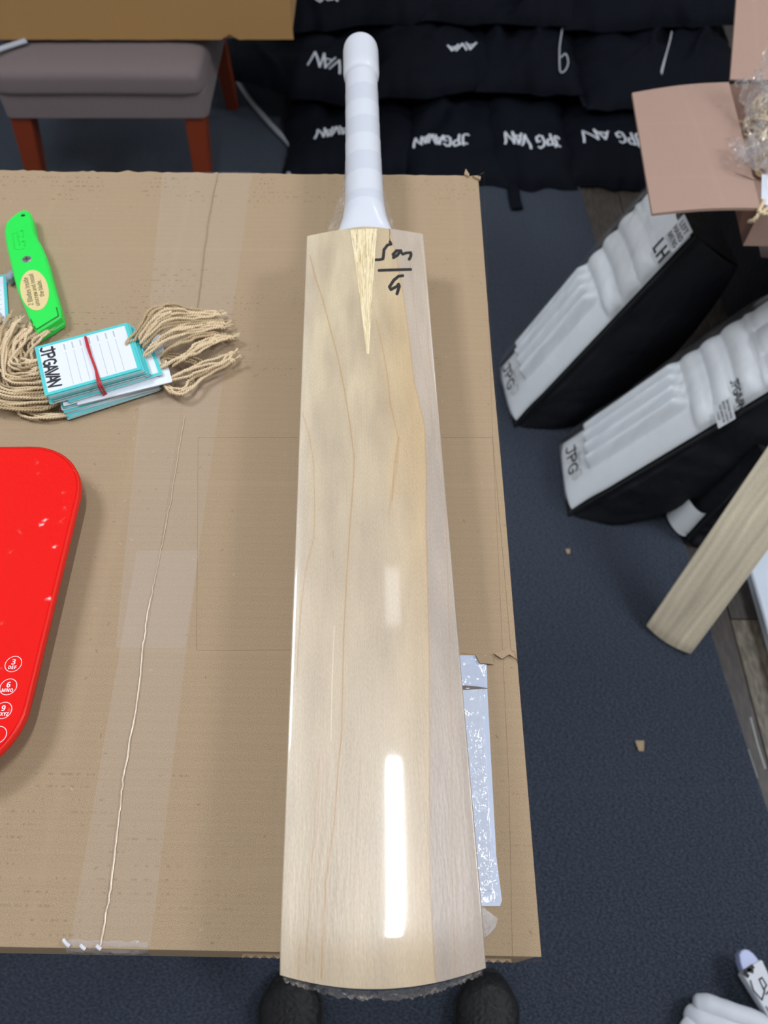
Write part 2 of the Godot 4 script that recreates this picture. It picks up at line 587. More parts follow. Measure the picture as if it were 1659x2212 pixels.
# ---------------------------------------------------------------- the carton with the bat on it
func work_box() -> void:
	# a plain bench carries the carton; nothing of it shows from above
	var tb := thing("bench", "plain low bench hidden under the large brown carton", "bench", Transform3D(Basis(Vector3.UP, -0.016), Vector3(-0.1715, 0, -0.393)))
	var top := MB.new()
	top.box(Vector3(0, 0.84, 0), Vector3(0.42, 0.03, 0.6), 0.004)
	part("bench_top", top, mat("6b6259", 0.6), tb)
	for s in [[-1, -1], [1, -1], [-1, 1], [1, 1]]:
		var g := MB.new()
		g.box(Vector3(s[0] * 0.18, 0.415, s[1] * 0.26), Vector3(0.04, 0.82, 0.04), 0.003)
		part("leg", g, M.steel, tb)
	var o := thing("cardboard_box", "large brown taped carton with the wrapped bat lying across its top", "box", Transform3D(Basis(Vector3.UP, -0.016), Vector3(-0.1715, 0.8555, -0.393)))
	var inv := o.transform.affine_inverse()
	var HB := 0.0845
	var W := 0.536
	var D := 0.736
	var body := MB.new()
	body.box(Vector3(0, (HB - 0.0045) / 2, 0), Vector3(W, HB - 0.0045, D), 0.003)
	part("body", body, M.card, o)
	# two flaps meeting along a slanted seam, with a stained top sheet
	var w := 1080
	var h := 1480
	var sheet_im := Image.create(w, h, false, Image.FORMAT_RGB8)
	for y in h:
		# shading of the flute ribs, painted in as very faint rows
		var s := 1.0 + 0.006 * sin(y * TAU / 15.4 + 0.6 * sin(y * 0.013)) + 0.006 * sin(y * 0.9)
		sheet_im.fill_rect(Rect2i(0, y, w, 1), Color(0.705 * s, 0.608 * s, 0.49 * s))
	var b := sheet_im.get_data()
	var n2 := noise_bytes(w, h, 0.11, 3, 8, 3.0)
	var n3 := noise_bytes(w, h, 0.006, 2, 14)
	for y in h:
		# scuffed flute crests: broken dark rows near the far edge and by the knife
		var row := 0.0
		for band in [[6, 96, 0.8], [300, 600, 0.5], [1280, 1470, 0.3]]:
			if y >= band[0] and y <= band[1]:
				row = band[2] * clampf(sin(y * TAU / 15.4 + 0.6 * sin(y * 0.013)) * 3.0 - 2.1, 0, 1)
		if row <= 0.0:
			continue
		for x in w:
			var k := y * w + x
			var s := row * clampf((n2[k] - 132) * 1.6, 0, 75) * clampf((n3[k] - 100) * 0.018, 0, 1) * (1.0 if x < 640 else 0.5)
			if s > 0:
				b[k * 3] = clampi(int(b[k * 3] - s), 0, 255)
				b[k * 3 + 1] = clampi(int(b[k * 3 + 1] - s * 0.95), 0, 255)
				b[k * 3 + 2] = clampi(int(b[k * 3 + 2] - s * 0.85), 0, 255)
	for k in 260:
		var p := Vector2(rng.randf(), rng.randf())
		var d := Vector2(rng.randf_range(-1, 1), rng.randf_range(-1, 1)) * 0.003
		line_into(b, w, h, [p, p + d], 1.1, Color("6b5238") if k % 3 else Color("e0cfb2"), 0.55)
	var top_m: StandardMaterial3D = M.card.duplicate()
	top_m.albedo_color = Color.WHITE
	top_m.albedo_texture = tex_of(b, w, h)
	M.card_top = top_m
	var uvs := Vector2(1.0 / W, 1.0 / D)
	var sN: Vector3 = inv * Vector3(-0.1643, 0.94, -0.0247)
	var sF: Vector3 = inv * Vector3(-0.1818, 0.94, -0.7634)
	var g := 0.0
	var far_edge := func(x0: float, x1: float, rough_: float) -> Array:
		var q := []
		var cnt := 46
		for k in cnt + 1:
			q.append(Vector2(lerpf(x0, x1, float(k) / cnt), -D / 2 - rough_ * absf(fn.get_noise_1d(k * 3.7)) * 1.6))
		return q
	var lf := far_edge.call(-W / 2, sF.x - g, 0.004) as Array
	lf.append_array([Vector2(sN.x - g, D / 2), Vector2(-W / 2, D / 2)])
	var mL := MB.new()
	mL.prism(PackedVector2Array(lf), HB - 0.0045, HB, 0.0002, true, uvs, Vector2(.5, .5))
	part("flap", mL, top_m, o)
	var rf := far_edge.call(sF.x + g, W / 2, 0.002) as Array
	rf.append_array([Vector2(W / 2 - 0.001, -0.1), Vector2(W / 2, 0.05), Vector2(W / 2, D / 2), Vector2(sN.x + g, D / 2)])
	var mR := MB.new()
	mR.prism(PackedVector2Array(rf), HB - 0.0045, HB, 0.0002, true, uvs, Vector2(.5, .5))
	part("flap", mR, top_m, o)
	# the kraft tape down the right side with its toothed end
	var kr := []
	for q in [Vector3(0.109, 0.94, -0.7634), Vector3(0.0904, 0.94, -0.3807), Vector3(0.0802, 0.94, -0.115), Vector3(0.0739, 0.94, -0.021)]:
		var l: Vector3 = inv * q
		kr.append(Vector2(l.x, l.z))
	kr[-1].y = D / 2 + 0.001
	var teeth := 20
	for k in teeth + 1:
		kr.append(Vector2(lerpf(kr[3].x, W / 2, float(k) / teeth), D / 2 + 0.0028))
		if k < teeth:
			kr.append(Vector2(lerpf(kr[3].x, W / 2, (k + 0.5) / teeth), D / 2 + 0.0012))
	kr.append(Vector2(W / 2 + 0.0004, -D / 2))
	var mk := MB.new()
	mk.prism(PackedVector2Array(kr), HB - 0.0002, HB + 0.0002, 0.0, true, uvs, Vector2(.5, .5))
	part("kraft_tape", mk, top_m, o)
	# toothed kraft strip along the near edge under the toe of the bat
	var ne := []
	var xa: float = (inv * Vector3(-0.0826, 0.94, -0.0229)).x
	for k in 61:
		ne.append(Vector2(lerpf(xa, kr[3].x, k / 60.0), D / 2 + (0.0032 if k % 2 == 0 else 0.0016)))
	ne.append(Vector2(kr[3].x, D / 2 - 0.006))
	ne.append(Vector2(xa, D / 2 - 0.006))
	var mn := MB.new()
	mn.prism(PackedVector2Array(ne), HB - 0.0068, HB - 0.0062, 0.0, true, uvs, Vector2(.5, .5))
	part("kraft_tape", mn, M.card, o)
	# top sheet that ends in a tear beside the bat, and the slip pouch under it
	var sheet := []
	for q in [Vector3(-0.1557, 0.94, -0.3976), Vector3(0.0909, 0.94, -0.3976), Vector3(0.0902, 0.94, -0.2687), Vector3(0.0896, 0.94, -0.208), Vector3(0.0933, 0.94, -0.1987), Vector3(0.0922, 0.94, -0.207), Vector3(0.0867, 0.94, -0.2084), Vector3(0.084, 0.94, -0.2028), Vector3(0.0782, 0.94, -0.2042), Vector3(0.0752, 0.94, -0.1981), Vector3(0.0682, 0.94, -0.2001), Vector3(0.0636, 0.94, -0.1987), Vector3(0.0627, 0.94, -0.2049), Vector3(0.0523, 0.94, -0.2063), Vector3(-0.0096, 0.94, -0.2066), Vector3(-0.0619, 0.94, -0.2084), Vector3(-0.1321, 0.94, -0.208)]:
		var l: Vector3 = inv * q
		sheet.append(Vector2(minf(l.x, W / 2 + 0.0015), l.z))
	var ms := MB.new()
	ms.prism(PackedVector2Array(sheet), HB - 0.0002, HB + 0.00028, 0.0, false, uvs, Vector2(.5, .5))
	part("torn_top_sheet", ms, top_m, o)
	var tears := MB.new()
	for q in [[Vector3(0.0638, 0.9415, -0.2043), Vector3(0.0754, 0.9415, -0.2029), Vector3(0.0762, 0.9415, -0.1968), Vector3(0.0666, 0.9415, -0.1981)], [Vector3(0.0768, 0.9415, -0.205), Vector3(0.0882, 0.9415, -0.2091), Vector3(0.0933, 0.9415, -0.2002), Vector3(0.0878, 0.9415, -0.2043), Vector3(0.0823, 0.9415, -0.2009)]]:
		var pl := PackedVector2Array()
		for e in q:
			var l: Vector3 = inv * e
			pl.append(Vector2(l.x, l.z))
		tears.prism(pl, HB + 0.0014, HB + 0.0021, 0.0001, false)
	part("torn_paper_edge", tears, M.card, o)
	var cr := MB.new()
	for q in [[Vector3(0.0872, 0.942, -0.7571), Vector3(0.0893, 0.942, -0.7662), Vector3(0.0927, 0.942, -0.7562), Vector3(0.0915, 0.942, -0.7529)], [Vector3(0.0956, 0.942, -0.7538), Vector3(0.105, 0.942, -0.7521), Vector3(0.1037, 0.942, -0.7472), Vector3(0.1003, 0.942, -0.7497)]]:
		var pl := PackedVector2Array()
		for e in q:
			var l: Vector3 = inv * e
			pl.append(Vector2(l.x, l.z))
		cr.prism(pl, HB + 0.0003, HB + 0.0025, 0.0001, false)
	part("torn_corner", cr, M.card, o)
	# pouch: white backing, folded paper, clear wrinkled cover
	var po := []
	for q in [Vector3(0.0099, 0.94, -0.2042), Vector3(0.0721, 0.94, -0.2042), Vector3(0.0707, 0.94, -0.1761), Vector3(0.0695, 0.94, -0.115), Vector3(0.0687, 0.94, -0.074), Vector3(0.0701, 0.94, -0.0499), Vector3(0.0688, 0.94, -0.0469), Vector3(0.0111, 0.94, -0.0469)]:
		var l: Vector3 = inv * q
		po.append(Vector2(l.x, l.z))
	var mp := MB.new()
	mp.prism(PackedVector2Array(po), HB + 0.00002, HB + 0.0004, 0.0, true)
	var pouch := part("document_pouch", mp, mat("bcc6dc", 0.4), o)
	var pp := []
	for q in [Vector3(0.0097, 0.94, -0.1794), Vector3(0.0669, 0.94, -0.1807), Vector3(0.0664, 0.94, -0.1296), Vector3(0.0659, 0.94, -0.074), Vector3(0.0655, 0.94, -0.0549), Vector3(0.0112, 0.94, -0.0549)]:
		var l: Vector3 = inv * q
		pp.append(Vector2(l.x, l.z))
	var mpp := MB.new()
	mpp.prism(PackedVector2Array(pp), HB + 0.0004, HB + 0.0009, 0.0002, false)
	part("folded_paper", mpp, mat("c6cede", 0.6), pouch)
	var mpf := MB.new()
	var pa: Vector3 = inv * Vector3(0.0504, 0.94, -0.2015)
	var pb: Vector3 = inv * Vector3(0.0712, 0.94, -0.2015)
	var pc: Vector3 = inv * Vector3(0.0579, 0.94, -0.0487)
	var pd: Vector3 = inv * Vector3(0.0695, 0.94, -0.0487)
	mpf.grid(14, 60, func(x: float, y: float):
		var q := pa.lerp(pb, x).lerp(pc.lerp(pd, x), y)
		var bow := -0.004 * sin(PI * y) * x
		return Vector3(q.x + bow, HB + 0.0012 + 0.0018 * absf(fn.get_noise_2d(x * 3.0 + 4.0, y * 9.0)) * sin(PI * clampf(y, 0.02, 0.98)), q.z), Vector3.UP)
	part("clear_cover", mpf, film(0.08, 0.07, M.wrinkle, 0.15), pouch)
	var slit := MB.new()
	var sl := []
	for q in [Vector3(0.0495, 0.94, -0.1826), Vector3(0.0637, 0.94, -0.1813), Vector3(0.0713, 0.94, -0.18), Vector3(0.0636, 0.94, -0.1794), Vector3(0.0493, 0.94, -0.1787)]:
		var l: Vector3 = inv * q
		sl.append(Vector2(l.x, l.z))
	slit.prism(PackedVector2Array(sl), HB + 0.0009, HB + 0.0012, 0.0, false)
	part("slit", slit, mat("5a4a3a", 0.8), pouch)
	# clear tape over the seam, pinched to a glossy ridge
	for strip in [[[Vector3(-0.2415, 0.94, -0.7634), Vector3(-0.1439, 0.94, -0.7634), Vector3(-0.1405, 0.94, -0.2098), Vector3(-0.1896, 0.94, -0.2098)], 0.0003], [[Vector3(-0.1881, 0.94, -0.2886), Vector3(-0.1408, 0.94, -0.2886), Vector3(-0.135, 0.94, -0.0256), Vector3(-0.1819, 0.94, -0.0256)], 0.0006]]:
		var q := []
		for e in strip[0]:
			q.append(inv * e)
		var mt := MB.new()
		mt.grid(20, 40, func(x: float, y: float):
			var p: Vector3 = q[0].lerp(q[1], x).lerp(q[3].lerp(q[2], x), y)
			return Vector3(p.x, HB + strip[1], p.z), Vector3.UP)
		part("clear_tape", mt, M.tape, o)
	for line in [[Vector3(-0.1702, 0.9407, -0.4194), Vector3(-0.1692, 0.9407, -0.3434), Vector3(-0.1699, 0.9407, -0.2842), Vector3(-0.1711, 0.9407, -0.2418), Vector3(-0.17, 0.9407, -0.2095), Vector3(-0.1674, 0.9407, -0.1694), Vector3(-0.1678, 0.9407, -0.1265), Vector3(-0.166, 0.9407, -0.0926), Vector3(-0.1639, 0.9407, -0.056), Vector3(-0.1643, 0.9407, -0.0256)], [Vector3(-0.1812, 0.9407, -0.759), Vector3(-0.1813, 0.9407, -0.67), Vector3(-0.1766, 0.9407, -0.5672), Vector3(-0.1761, 0.9407, -0.53)]]:
		var path := []
		var cnt := 0
		for e in smooth_path(line, 10):
			cnt += 1
			path.append(inv * e + Vector3(fn.get_noise_1d(cnt * 0.9) * 0.0009, 0, 0))
		var mr := MB.new()
		var big: bool = line.size() > 5
		mr.tube(path, func(t: float): return (0.0007 + 0.0003 * fn.get_noise_1d(t * 40.0)) * (1.0 if big and t > 0.3 else 0.55), 8, 0.7)
		part("tape_ridge", mr, mat("c9b59b", 0.12, {"clearcoat_enabled": true, "clearcoat_roughness": 0.05}) if big else M.card, o)
	var fold := MB.new()
	var fa: Vector3 = inv * Vector3(-0.1846, 0.94, -0.0256)
	var fb: Vector3 = inv * Vector3(-0.1367, 0.94, -0.0242)
	fold.grid(30, 8, func(x: float, y: float):
		var g2: float = y * PI / 2
		return Vector3(lerpf(fa.x, fb.x, x), HB + 0.0012 - (1 - cos(g2)) * 0.012 + 0.0008 * fn.get_noise_2d(x * 6, y * 2), D / 2 - 0.004 + sin(g2) * 0.0065 + 0.001 * fn.get_noise_2d(x * 5 + 7, y * 2)), Vector3(0, 1, 1))
	part("clear_tape", fold, film(0.16, 0.12, M.wrinkle, 0.2), o)
	var bitm := MB.new()
	for q in [[Vector3(-0.1857, 0.942, -0.0293), Vector3(-0.1813, 0.942, -0.026)], [Vector3(-0.175, 0.942, -0.0265), Vector3(-0.1719, 0.942, -0.0246)], [Vector3(-0.1656, 0.942, -0.0262), Vector3(-0.1629, 0.942, -0.0246)]]:
		bitm.tube([inv * q[0], inv * q[0].lerp(q[1], 0.5) + Vector3(0, 0.0012, 0), inv * q[1]], 0.0011, 6, 0.5)
	part("tape_curl", bitm, film(0.5, 0.08, M.wrinkle, 0.1), o)

# ---------------------------------------------------------------- bats
func blade_picture(marks: bool) -> ImageTexture:
	var w := 512 if marks else 256
	var h := 2048 if marks else 768
	var b := filled(w, h, Color.WHITE)
	var low := noise_bytes(w, h, 0.008, 3, 17, 3.0)
	var grain := noise_bytes(w, h, 0.16, 3, 27, 24.0)
	var speck := noise_bytes(w, h, 0.25, 2, 37, 3.0)
	# edge of the yellow heartwood
	var edge := [Vector2(0.712, 0.9885), Vector2(0.7611, 0.9213), Vector2(0.7912, 0.8534), Vector2(0.8136, 0.7806), Vector2(0.8329, 0.6822), Vector2(0.8874, 0.607), Vector2(0.8809, 0.547), Vector2(0.8485, 0.4574), Vector2(0.8335, 0.3759), Vector2(0.8171, 0.302), Vector2(0.7808, 0.1947), Vector2(0.7574, 0.1182), Vector2(0.744, 0.0719), Vector2(0.7484, 0.0078)]
	for y in h:
		var v := (y + 0.5) / h
		var e := 2.0
		if marks:
			e = edge[0].x if v > edge[0].y else edge[-1].x
			for k in edge.size() - 1:
				if v <= edge[k].y and v >= edge[k + 1].y:
					e = lerpf(edge[k].x, edge[k + 1].x, (edge[k].y - v) / (edge[k].y - edge[k + 1].y))
		var top := smoothstep(0.35, 0.85, v)  # lower half painted greyer and darker to offset the lamp near the toe
		for x in w:
			var u := (x + 0.5) / w
			var k := y * w + x
			var f := (low[k] - 128) / 128.0
			var gr := (grain[k] - 128) / 128.0
			var c: Color
			if u < e:
				var orange := exp(-pow((e - u) * (4.0 if v > 0.5 else 6.0), 2.0)) * (0.35 + 0.65 * exp(-pow((v - 0.62) * 4.0, 2.0)))
				if not marks:
					orange = 0.05
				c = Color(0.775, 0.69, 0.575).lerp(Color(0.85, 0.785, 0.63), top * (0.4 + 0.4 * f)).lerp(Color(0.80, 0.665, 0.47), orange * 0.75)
				c = c.lerp(Color(0.85, 0.78, 0.68), smoothstep(0.16, 0.0, u) * 0.6)
				if not marks:
					c = Color(0.90, 0.85, 0.745).lerp(c, 0.15) * (1.0 + 0.06 * sin(u * 34.0 + f * 2.0) * sin(u * 11.0))
			else:
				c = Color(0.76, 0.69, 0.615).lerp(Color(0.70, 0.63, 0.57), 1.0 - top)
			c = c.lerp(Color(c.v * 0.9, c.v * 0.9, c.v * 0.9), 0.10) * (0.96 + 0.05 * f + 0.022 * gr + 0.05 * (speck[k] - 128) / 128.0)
			b[k * 3] = clampi(int(c.r * 255), 0, 255)
			b[k * 3 + 1] = clampi(int(c.g * 255), 0, 255)
			b[k * 3 + 2] = clampi(int(c.b * 255), 0, 255)
	if marks:
		var br := Color("9a7148")
		for L in [
			[[Vector2(0.0342, 0.9355), Vector2(0.0856, 0.8864), Vector2(0.1534, 0.8366), Vector2(0.2187, 0.7756), Vector2(0.2767, 0.7224), Vector2(0.3214, 0.668), Vector2(0.3603, 0.6098), Vector2(0.3874, 0.5587), Vector2(0.3829, 0.5288), Vector2(0.3558, 0.4593), Vector2(0.3337, 0.394), Vector2(0.3132, 0.3187), Vector2(0.3076, 0.2637), Vector2(0.2999, 0.2121), Vector2(0.2899, 0.1972), Vector2(0.2617, 0.1329), Vector2(0.2237, 0.0859), Vector2(0.2044, 0.0107)], 3.2, 0.5],
			[[Vector2(0.0198, 0.632), Vector2(0.0743, 0.5942), Vector2(0.1082, 0.5524), Vector2(0.1192, 0.5099), Vector2(0.1245, 0.4611), Vector2(0.1205, 0.4437), Vector2(0.0757, 0.4035), Vector2(0.0558, 0.3646), Vector2(0.0434, 0.306), Vector2(0.0429, 0.2785)], 3.0, 0.32],
			[[Vector2(0.5716, 0.7954), Vector2(0.616, 0.7342), Vector2(0.6399, 0.6906), Vector2(0.6515, 0.6426), Vector2(0.6992, 0.5858), Vector2(0.6624, 0.5481), Vector2(0.636, 0.4933)], 4.0, 0.3], [[Vector2(0.6992, 0.5858), Vector2(0.6782, 0.548), Vector2(0.6111, 0.4745)], 10.0, 0.16],
			[edge, 2.6, 0.35],
			[[Vector2(0.954, 0.9623), Vector2(0.9784, 0.8798), Vector2(0.9591, 0.7324), Vector2(0.9836, 0.6645), Vector2(0.9885, 0.5464), Vector2(0.9917, 0.4914), Vector2(0.9558, 0.36), Vector2(0.9169, 0.2345), Vector2(0.8961, 0.1677), Vector2(0.862, 0.0826), Vector2(0.8428, 0.0073)], 1.8, 0.3],
			[[Vector2(0.1815, 0.1933), Vector2(0.1638, 0.1457), Vector2(0.1491, 0.0867), Vector2(0.1305, 0.0212)], 2.4, 0.3],
			[[Vector2(0.4085, 0.1922), Vector2(0.3796, 0.1246), Vector2(0.3573, 0.0487)], 2.0, 0.14],
			[[Vector2(0.8647, 0.9208), Vector2(0.8735, 0.8414), Vector2(0.8907, 0.7501), Vector2(0.9329, 0.6648), Vector2(0.9513, 0.5751)], 2.0, 0.16],
			[[Vector2(0.2218, 0.1931), Vector2(0.2101, 0.1459), Vector2(0.1863, 0.0865), Vector2(0.164, 0.0183)], 2.2, 0.12],
			[[Vector2(0.0948, 0.0359), Vector2(0.0924, 0.0119)], 2.2, 0.35],
			[[Vector2(0.2459, 0.4265), Vector2(0.2492, 0.4169)], 2.0, 0.5]]:
			line_into(b, w, h, L[0], L[1], br, L[2], 1.6)
			line_into(b, w, h, L[0], L[1] * 4.5, Color("c79c68"), L[2] * 0.22, 4.0)
		line_into(b, w, h, [Vector2(0.2577, 0.3339), Vector2(0.2465, 0.268), Vector2(0.2437, 0.2124)], 3.0, Color("efe2c6"), 0.5, 1.6)
		var ink := Color("0b0b0d")
		line_into(b, w, h, [Vector2(0.711, 0.994), Vector2(0.7104, 0.9798), Vector2(0.705, 0.9722)], 1.6, ink, 0.8)
		line_into(b, w, h, [Vector2(0.7086, 0.9701), Vector2(0.7086, 0.9593)], 3.0, ink, 1.0)
		for s in [[Vector2(0.709, 0.9615), Vector2(0.7158, 0.9561), Vector2(0.6861, 0.9541), Vector2(0.6552, 0.9437), Vector2(0.6467, 0.9271), Vector2(0.6422, 0.923), Vector2(0.615, 0.9211), Vector2(0.5786, 0.9212)], [Vector2(0.7393, 0.9276), Vector2(0.7288, 0.9329), Vector2(0.7615, 0.9416), Vector2(0.7964, 0.9414), Vector2(0.7631, 0.9306), Vector2(0.7312, 0.9256), Vector2(0.7399, 0.9308)], [Vector2(0.7922, 0.9399), Vector2(0.8101, 0.9335), Vector2(0.8417, 0.9365), Vector2(0.8768, 0.9373), Vector2(0.8796, 0.9331), Vector2(0.8743, 0.928), Vector2(0.8613, 0.9224)], [Vector2(0.6079, 0.8977), Vector2(0.6877, 0.8983), Vector2(0.8669, 0.8999)], [Vector2(0.7989, 0.8862), Vector2(0.7646, 0.8849), Vector2(0.7232, 0.8762), Vector2(0.6869, 0.8626), Vector2(0.697, 0.8567), Vector2(0.7488, 0.8638), Vector2(0.761, 0.8681), Vector2(0.7656, 0.8637), Vector2(0.7522, 0.8536), Vector2(0.7435, 0.8478)]]:
			line_into(b, w, h, s, 12.5, ink, 1.0, 0.7)
		line_into(b, w, h, [Vector2(0.6944, 1.0013), Vector2(0.6981, 0.9996)], 4.0, ink, 1.0)
	return tex_of(b, w, h)

func blade_mesh(hw: float, len: float, fy: float, spine: Callable, edge_t: Callable) -> MB:
	var mb := MB.new()
	var r := []
	var uvs := []
	var nz := 70
	for b in nz + 1:
		var v := float(b) / nz
		v = 0.0015 + v * 0.997 if b > 0 and b < nz else v
		var ring := []
		var ur := []
		var e: float = edge_t.call(v)
		var s: float = spine.call(v)
		var drop := 0.0045 * pow(maxf(0, 1 - v / 0.045), 2.0)
		var outline := []
		for k in 25:
			var x := -1.0 + 2.0 * k / 24.0
			outline.append([x * (hw - 0.0012), fy - 0.0014 * x * x - drop])
		outline.append([hw - 0.0002, fy - 0.0024 - drop])
		outline.append([hw, fy - 0.005 - drop])
		outline.append([hw, fy - e + 0.003])
		outline.append([hw - 0.003, fy - e])
		for k in 11:
			var x := 1.0 - 2.0 * (k + 1) / 12.0
			outline.append([x * (hw - 0.003), fy - lerpf(e, s, pow(1 - absf(x), 0.9))])
		outline.append([-hw + 0.003, fy - e])
		outline.append([-hw, fy - e + 0.003])
		outline.append([-hw, fy - 0.005 - drop])
		outline.append([-hw + 0.0002, fy - 0.0024 - drop])
		for q in outline:
			var x: float = q[0] / hw
			var z := -v * len
			z += 0.0078 * (1 - x * x) * pow(maxf(0, 1 - v / 0.12), 1.5)
			z -= 0.0105 * (1 - pow(absf(x), 1.25)) * pow(maxf(0, (v - 0.9) / 0.1), 1.5)
			ring.append(Vector3(q[0], q[1], z))
			ur.append(Vector2(q[0] / (2 * hw) + 0.5, (-z + 0.0085) / (len + 0.02)))
		r.append(ring)
		uvs.append(ur)
	mb.rings(r, true, uvs)
	return mb

func cricket_bat() -> void:
	var th := 0.029
	var o := thing("cricket_bat", "shrink-wrapped cricket bat lying face up on the brown carton, inked marks near shoulder", "bat", Transform3D(Basis(Vector3.UP, th), Vector3(-0.0005, 0.9402, -0.0125)))
	var fy := 0.0498
	var wood := mat("ffffff", 0.42, {"clearcoat_enabled": true, "clearcoat": 1.0, "clearcoat_roughness": 0.055})
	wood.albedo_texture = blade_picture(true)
	wood.texture_repeat = false
	wood.heightmap_enabled = true
	wood.heightmap_texture = noise_tex(0.09, Color.BLACK, Color.WHITE, 3, 512, FastNoiseLite.TYPE_SIMPLEX_SMOOTH, 77)
	wood.heightmap_scale = 0.010
	wood.metallic_specular = 0.7
	wood.uv1_scale = Vector3.ONE
	var spine := func(v: float) -> float: return 0.028 + 0.0217 * exp(-pow((v - 0.38) * 2.6, 2.0))
	var edge := func(v: float) -> float: return 0.018 + 0.014 * exp(-pow((v - 0.38) * 2.4, 2.0))
	M.blade = wood
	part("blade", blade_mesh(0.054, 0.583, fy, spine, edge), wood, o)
	# cane splice let into the face
	var sw := 96
	var sh := 640
	var sb := filled(sw, sh, Color("e9d8ae"))
	for k in 700:
		var x := rng.randf()
		var y := rng.randf_range(-0.05, 1.0)
		var l := rng.randf_range(0.03, 0.16)
		line_into(sb, sw, sh, [Vector2(x, y), Vector2(x + rng.randf_range(-0.01, 0.01), y + l)], rng.randf_range(0.8, 2.0), [Color("9a7a50"), Color("f6ebcf"), Color("cbb081"), Color("f6ebcf")][k % 4], rng.randf_range(0.35, 0.85))
	var splice_m := mat("ffffff", 0.55, {"clearcoat_enabled": true, "clearcoat": 1.0, "clearcoat_roughness": 0.055})
	splice_m.albedo_texture = tex_of(sb, sw, sh)
	var sm := MB.new()
	var sa := Vector2(0.3755, 0.9914)
	var sbp := Vector2(0.6057, 0.9935)
	var sc := Vector2(0.5018, 0.7306)
	sm.grid(4, 50, func(x: float, y: float):
		var wav := 0.004 * fn.get_noise_1d(y * 14.0) * (1 - y)
		var l := lerpf(sa.x, sc.x - 0.012, pow(y, 0.93)) + wav
		var r := lerpf(sbp.x, sc.x + 0.008, pow(y, 0.86)) - wav
		var u := lerpf(l, r, x)
		var v := lerpf(lerpf(sa.y, sbp.y, x) - 0.001, sc.y, y)
		var dx := (u - 0.5) * 2
		return Vector3((u - 0.5) * 0.108, fy - 0.0014 * dx * dx + 0.00022, 0.0085 - v * 0.603), Vector3.UP)
	part("splice", sm, splice_m, o)
	# grip
	var prof := [[-.600, .0305, .0118], [-.606, .0275, .0125], [-.613, .0242, .0145], [-.622, .0213, .0165], [-.634, .0196, .0172], [-.65, .0187, .0175], [-.69, .0184, .0177], [-.75, .0181, .0178], [-.86, .0179, .0178], [-.868, .0182, .018], [-.874, .0199, .0197], [-.88, .0205, .0203], [-.925, .0206, .0205], [-.932, .0200, .0198], [-.9355, .0185, .018], [-.937, .014, .014]]
	var gm := MB.new()
	gm.grid(56, 240, func(x: float, y: float):
		var z := lerpf(-0.600, -0.937, y)
		var rx := 0.0
		var ry := 0.0
		for k in prof.size() - 1:
			if z <= prof[k][0] and z >= prof[k + 1][0]:
				var t: float = smoothstep(0.0, 1.0, (prof[k][0] - z) / (prof[k][0] - prof[k + 1][0])) * 0.5 + 0.5 * (prof[k][0] - z) / (prof[k][0] - prof[k + 1][0])
				rx = lerpf(prof[k][1], prof[k + 1][1], t)
				ry = lerpf(prof[k][2], prof[k + 1][2], t)
		var ph := fposmod((-z - 0.59 + 0.008 * maxf(0, sin(x * TAU))) / 0.031 + 0.35 * (x - 0.25), 1.0)
		var st := 0.00035 * ph if z > -0.86 and z < -0.62 else 0.0
		var g := x * TAU
		return Vector3(cos(g) * (rx + st), 0.0375 + sin(g) * (ry + st), z + (0.0172 - 0.0105 * (1 - pow(absf(cos(g)) * rx / 0.054, 1.25)) + 0.0015) * clampf(1 - (-z - 0.6) / 0.03, 0, 1)), null, null,
		func(x: float, y: float):
			var z := lerpf(-0.600, -0.937, y)
			var ph := fposmod(((-z - 0.59 + 0.008 * maxf(0, sin(x * TAU))) / 0.031 + 0.35 * (x - 0.25)) * 0.5, 1.0)
			var c := Color("d0d3dd") if ph < 0.5 or z > -0.632 else Color("c6cad5")
			if z < -0.866:
				c = Color("cfd2dc")
			return c.srgb_to_linear())
	part("grip", gm, mat("ffffff", 0.55, {"vertex_color_use_as_albedo": true, "heightmap_enabled": true, "heightmap_scale": 0.02, "heightmap_texture": M.fibre, "uv1_triplanar": true, "uv1_scale": Vector3(8, 8, 8), "clearcoat_enabled": true, "clearcoat": 0.6, "clearcoat_roughness": 0.2}), o)
	var cap := MB.new()
	cap.prism(MB.rrect(0.029, 0.0285, 0.0142, 8), 0, 0.001, 0.0004)
	var co := part("grip_cap", cap, mat("d9dbe4", 0.5), o)
	co.transform = Transform3D(Basis(Vector3.RIGHT, -PI / 2), Vector3(0, 0.0375, -0.9365))
	# clear shrink film where it stands off the wood: neck webs and gathered toe
	for s in [-1.0, 1.0]:
		var fm := MB.new()
		fm.grid(10, 30, func(x: float, y: float):
			var z := lerpf(-0.60, -0.72, y)
			var inn := 0.0178 + 0.004 * pow(1 - y, 3.0)
			var outr := 0.0186 + (0.021 if s < 0 else 0.012) * pow(1 - y, 1.6)
			var rr := lerpf(inn, outr, x)
			return Vector3(s * rr, 0.036 + 0.004 * fn.get_noise_2d(x * 2 + s * 5, y * 6) - 0.004 * x, z), Vector3.UP)
		part("shrink_film", fm, M.film, o)
	var tm := MB.new()
	tm.grid(110, 10, func(x: float, y: float):
		var u: float = (x - 0.5) * 2
		var z := 0.0078 * (1 - u * u)
		var wob := fn.get_noise_2d(x * 14, y * 3) * 0.003 + fn.get_noise_2d(x * 30 + 9, y * 6) * 0.0008
		var out := 0.0006 + 0.0038 * sin(PI * clampf(y * 1.0, 0, 1)) * (0.4 + 0.6 * (1 - u * u))
		return Vector3(u * 0.0525, fy - 0.0085 - y * 0.016 + wob * 0.8, z + out + wob * sin(PI * y)), Vector3(0, 1, 1))
	part("shrink_film", tm, film(0.02, 0.07, M.wrinkle, 0.15), o)
	var te := MB.new()
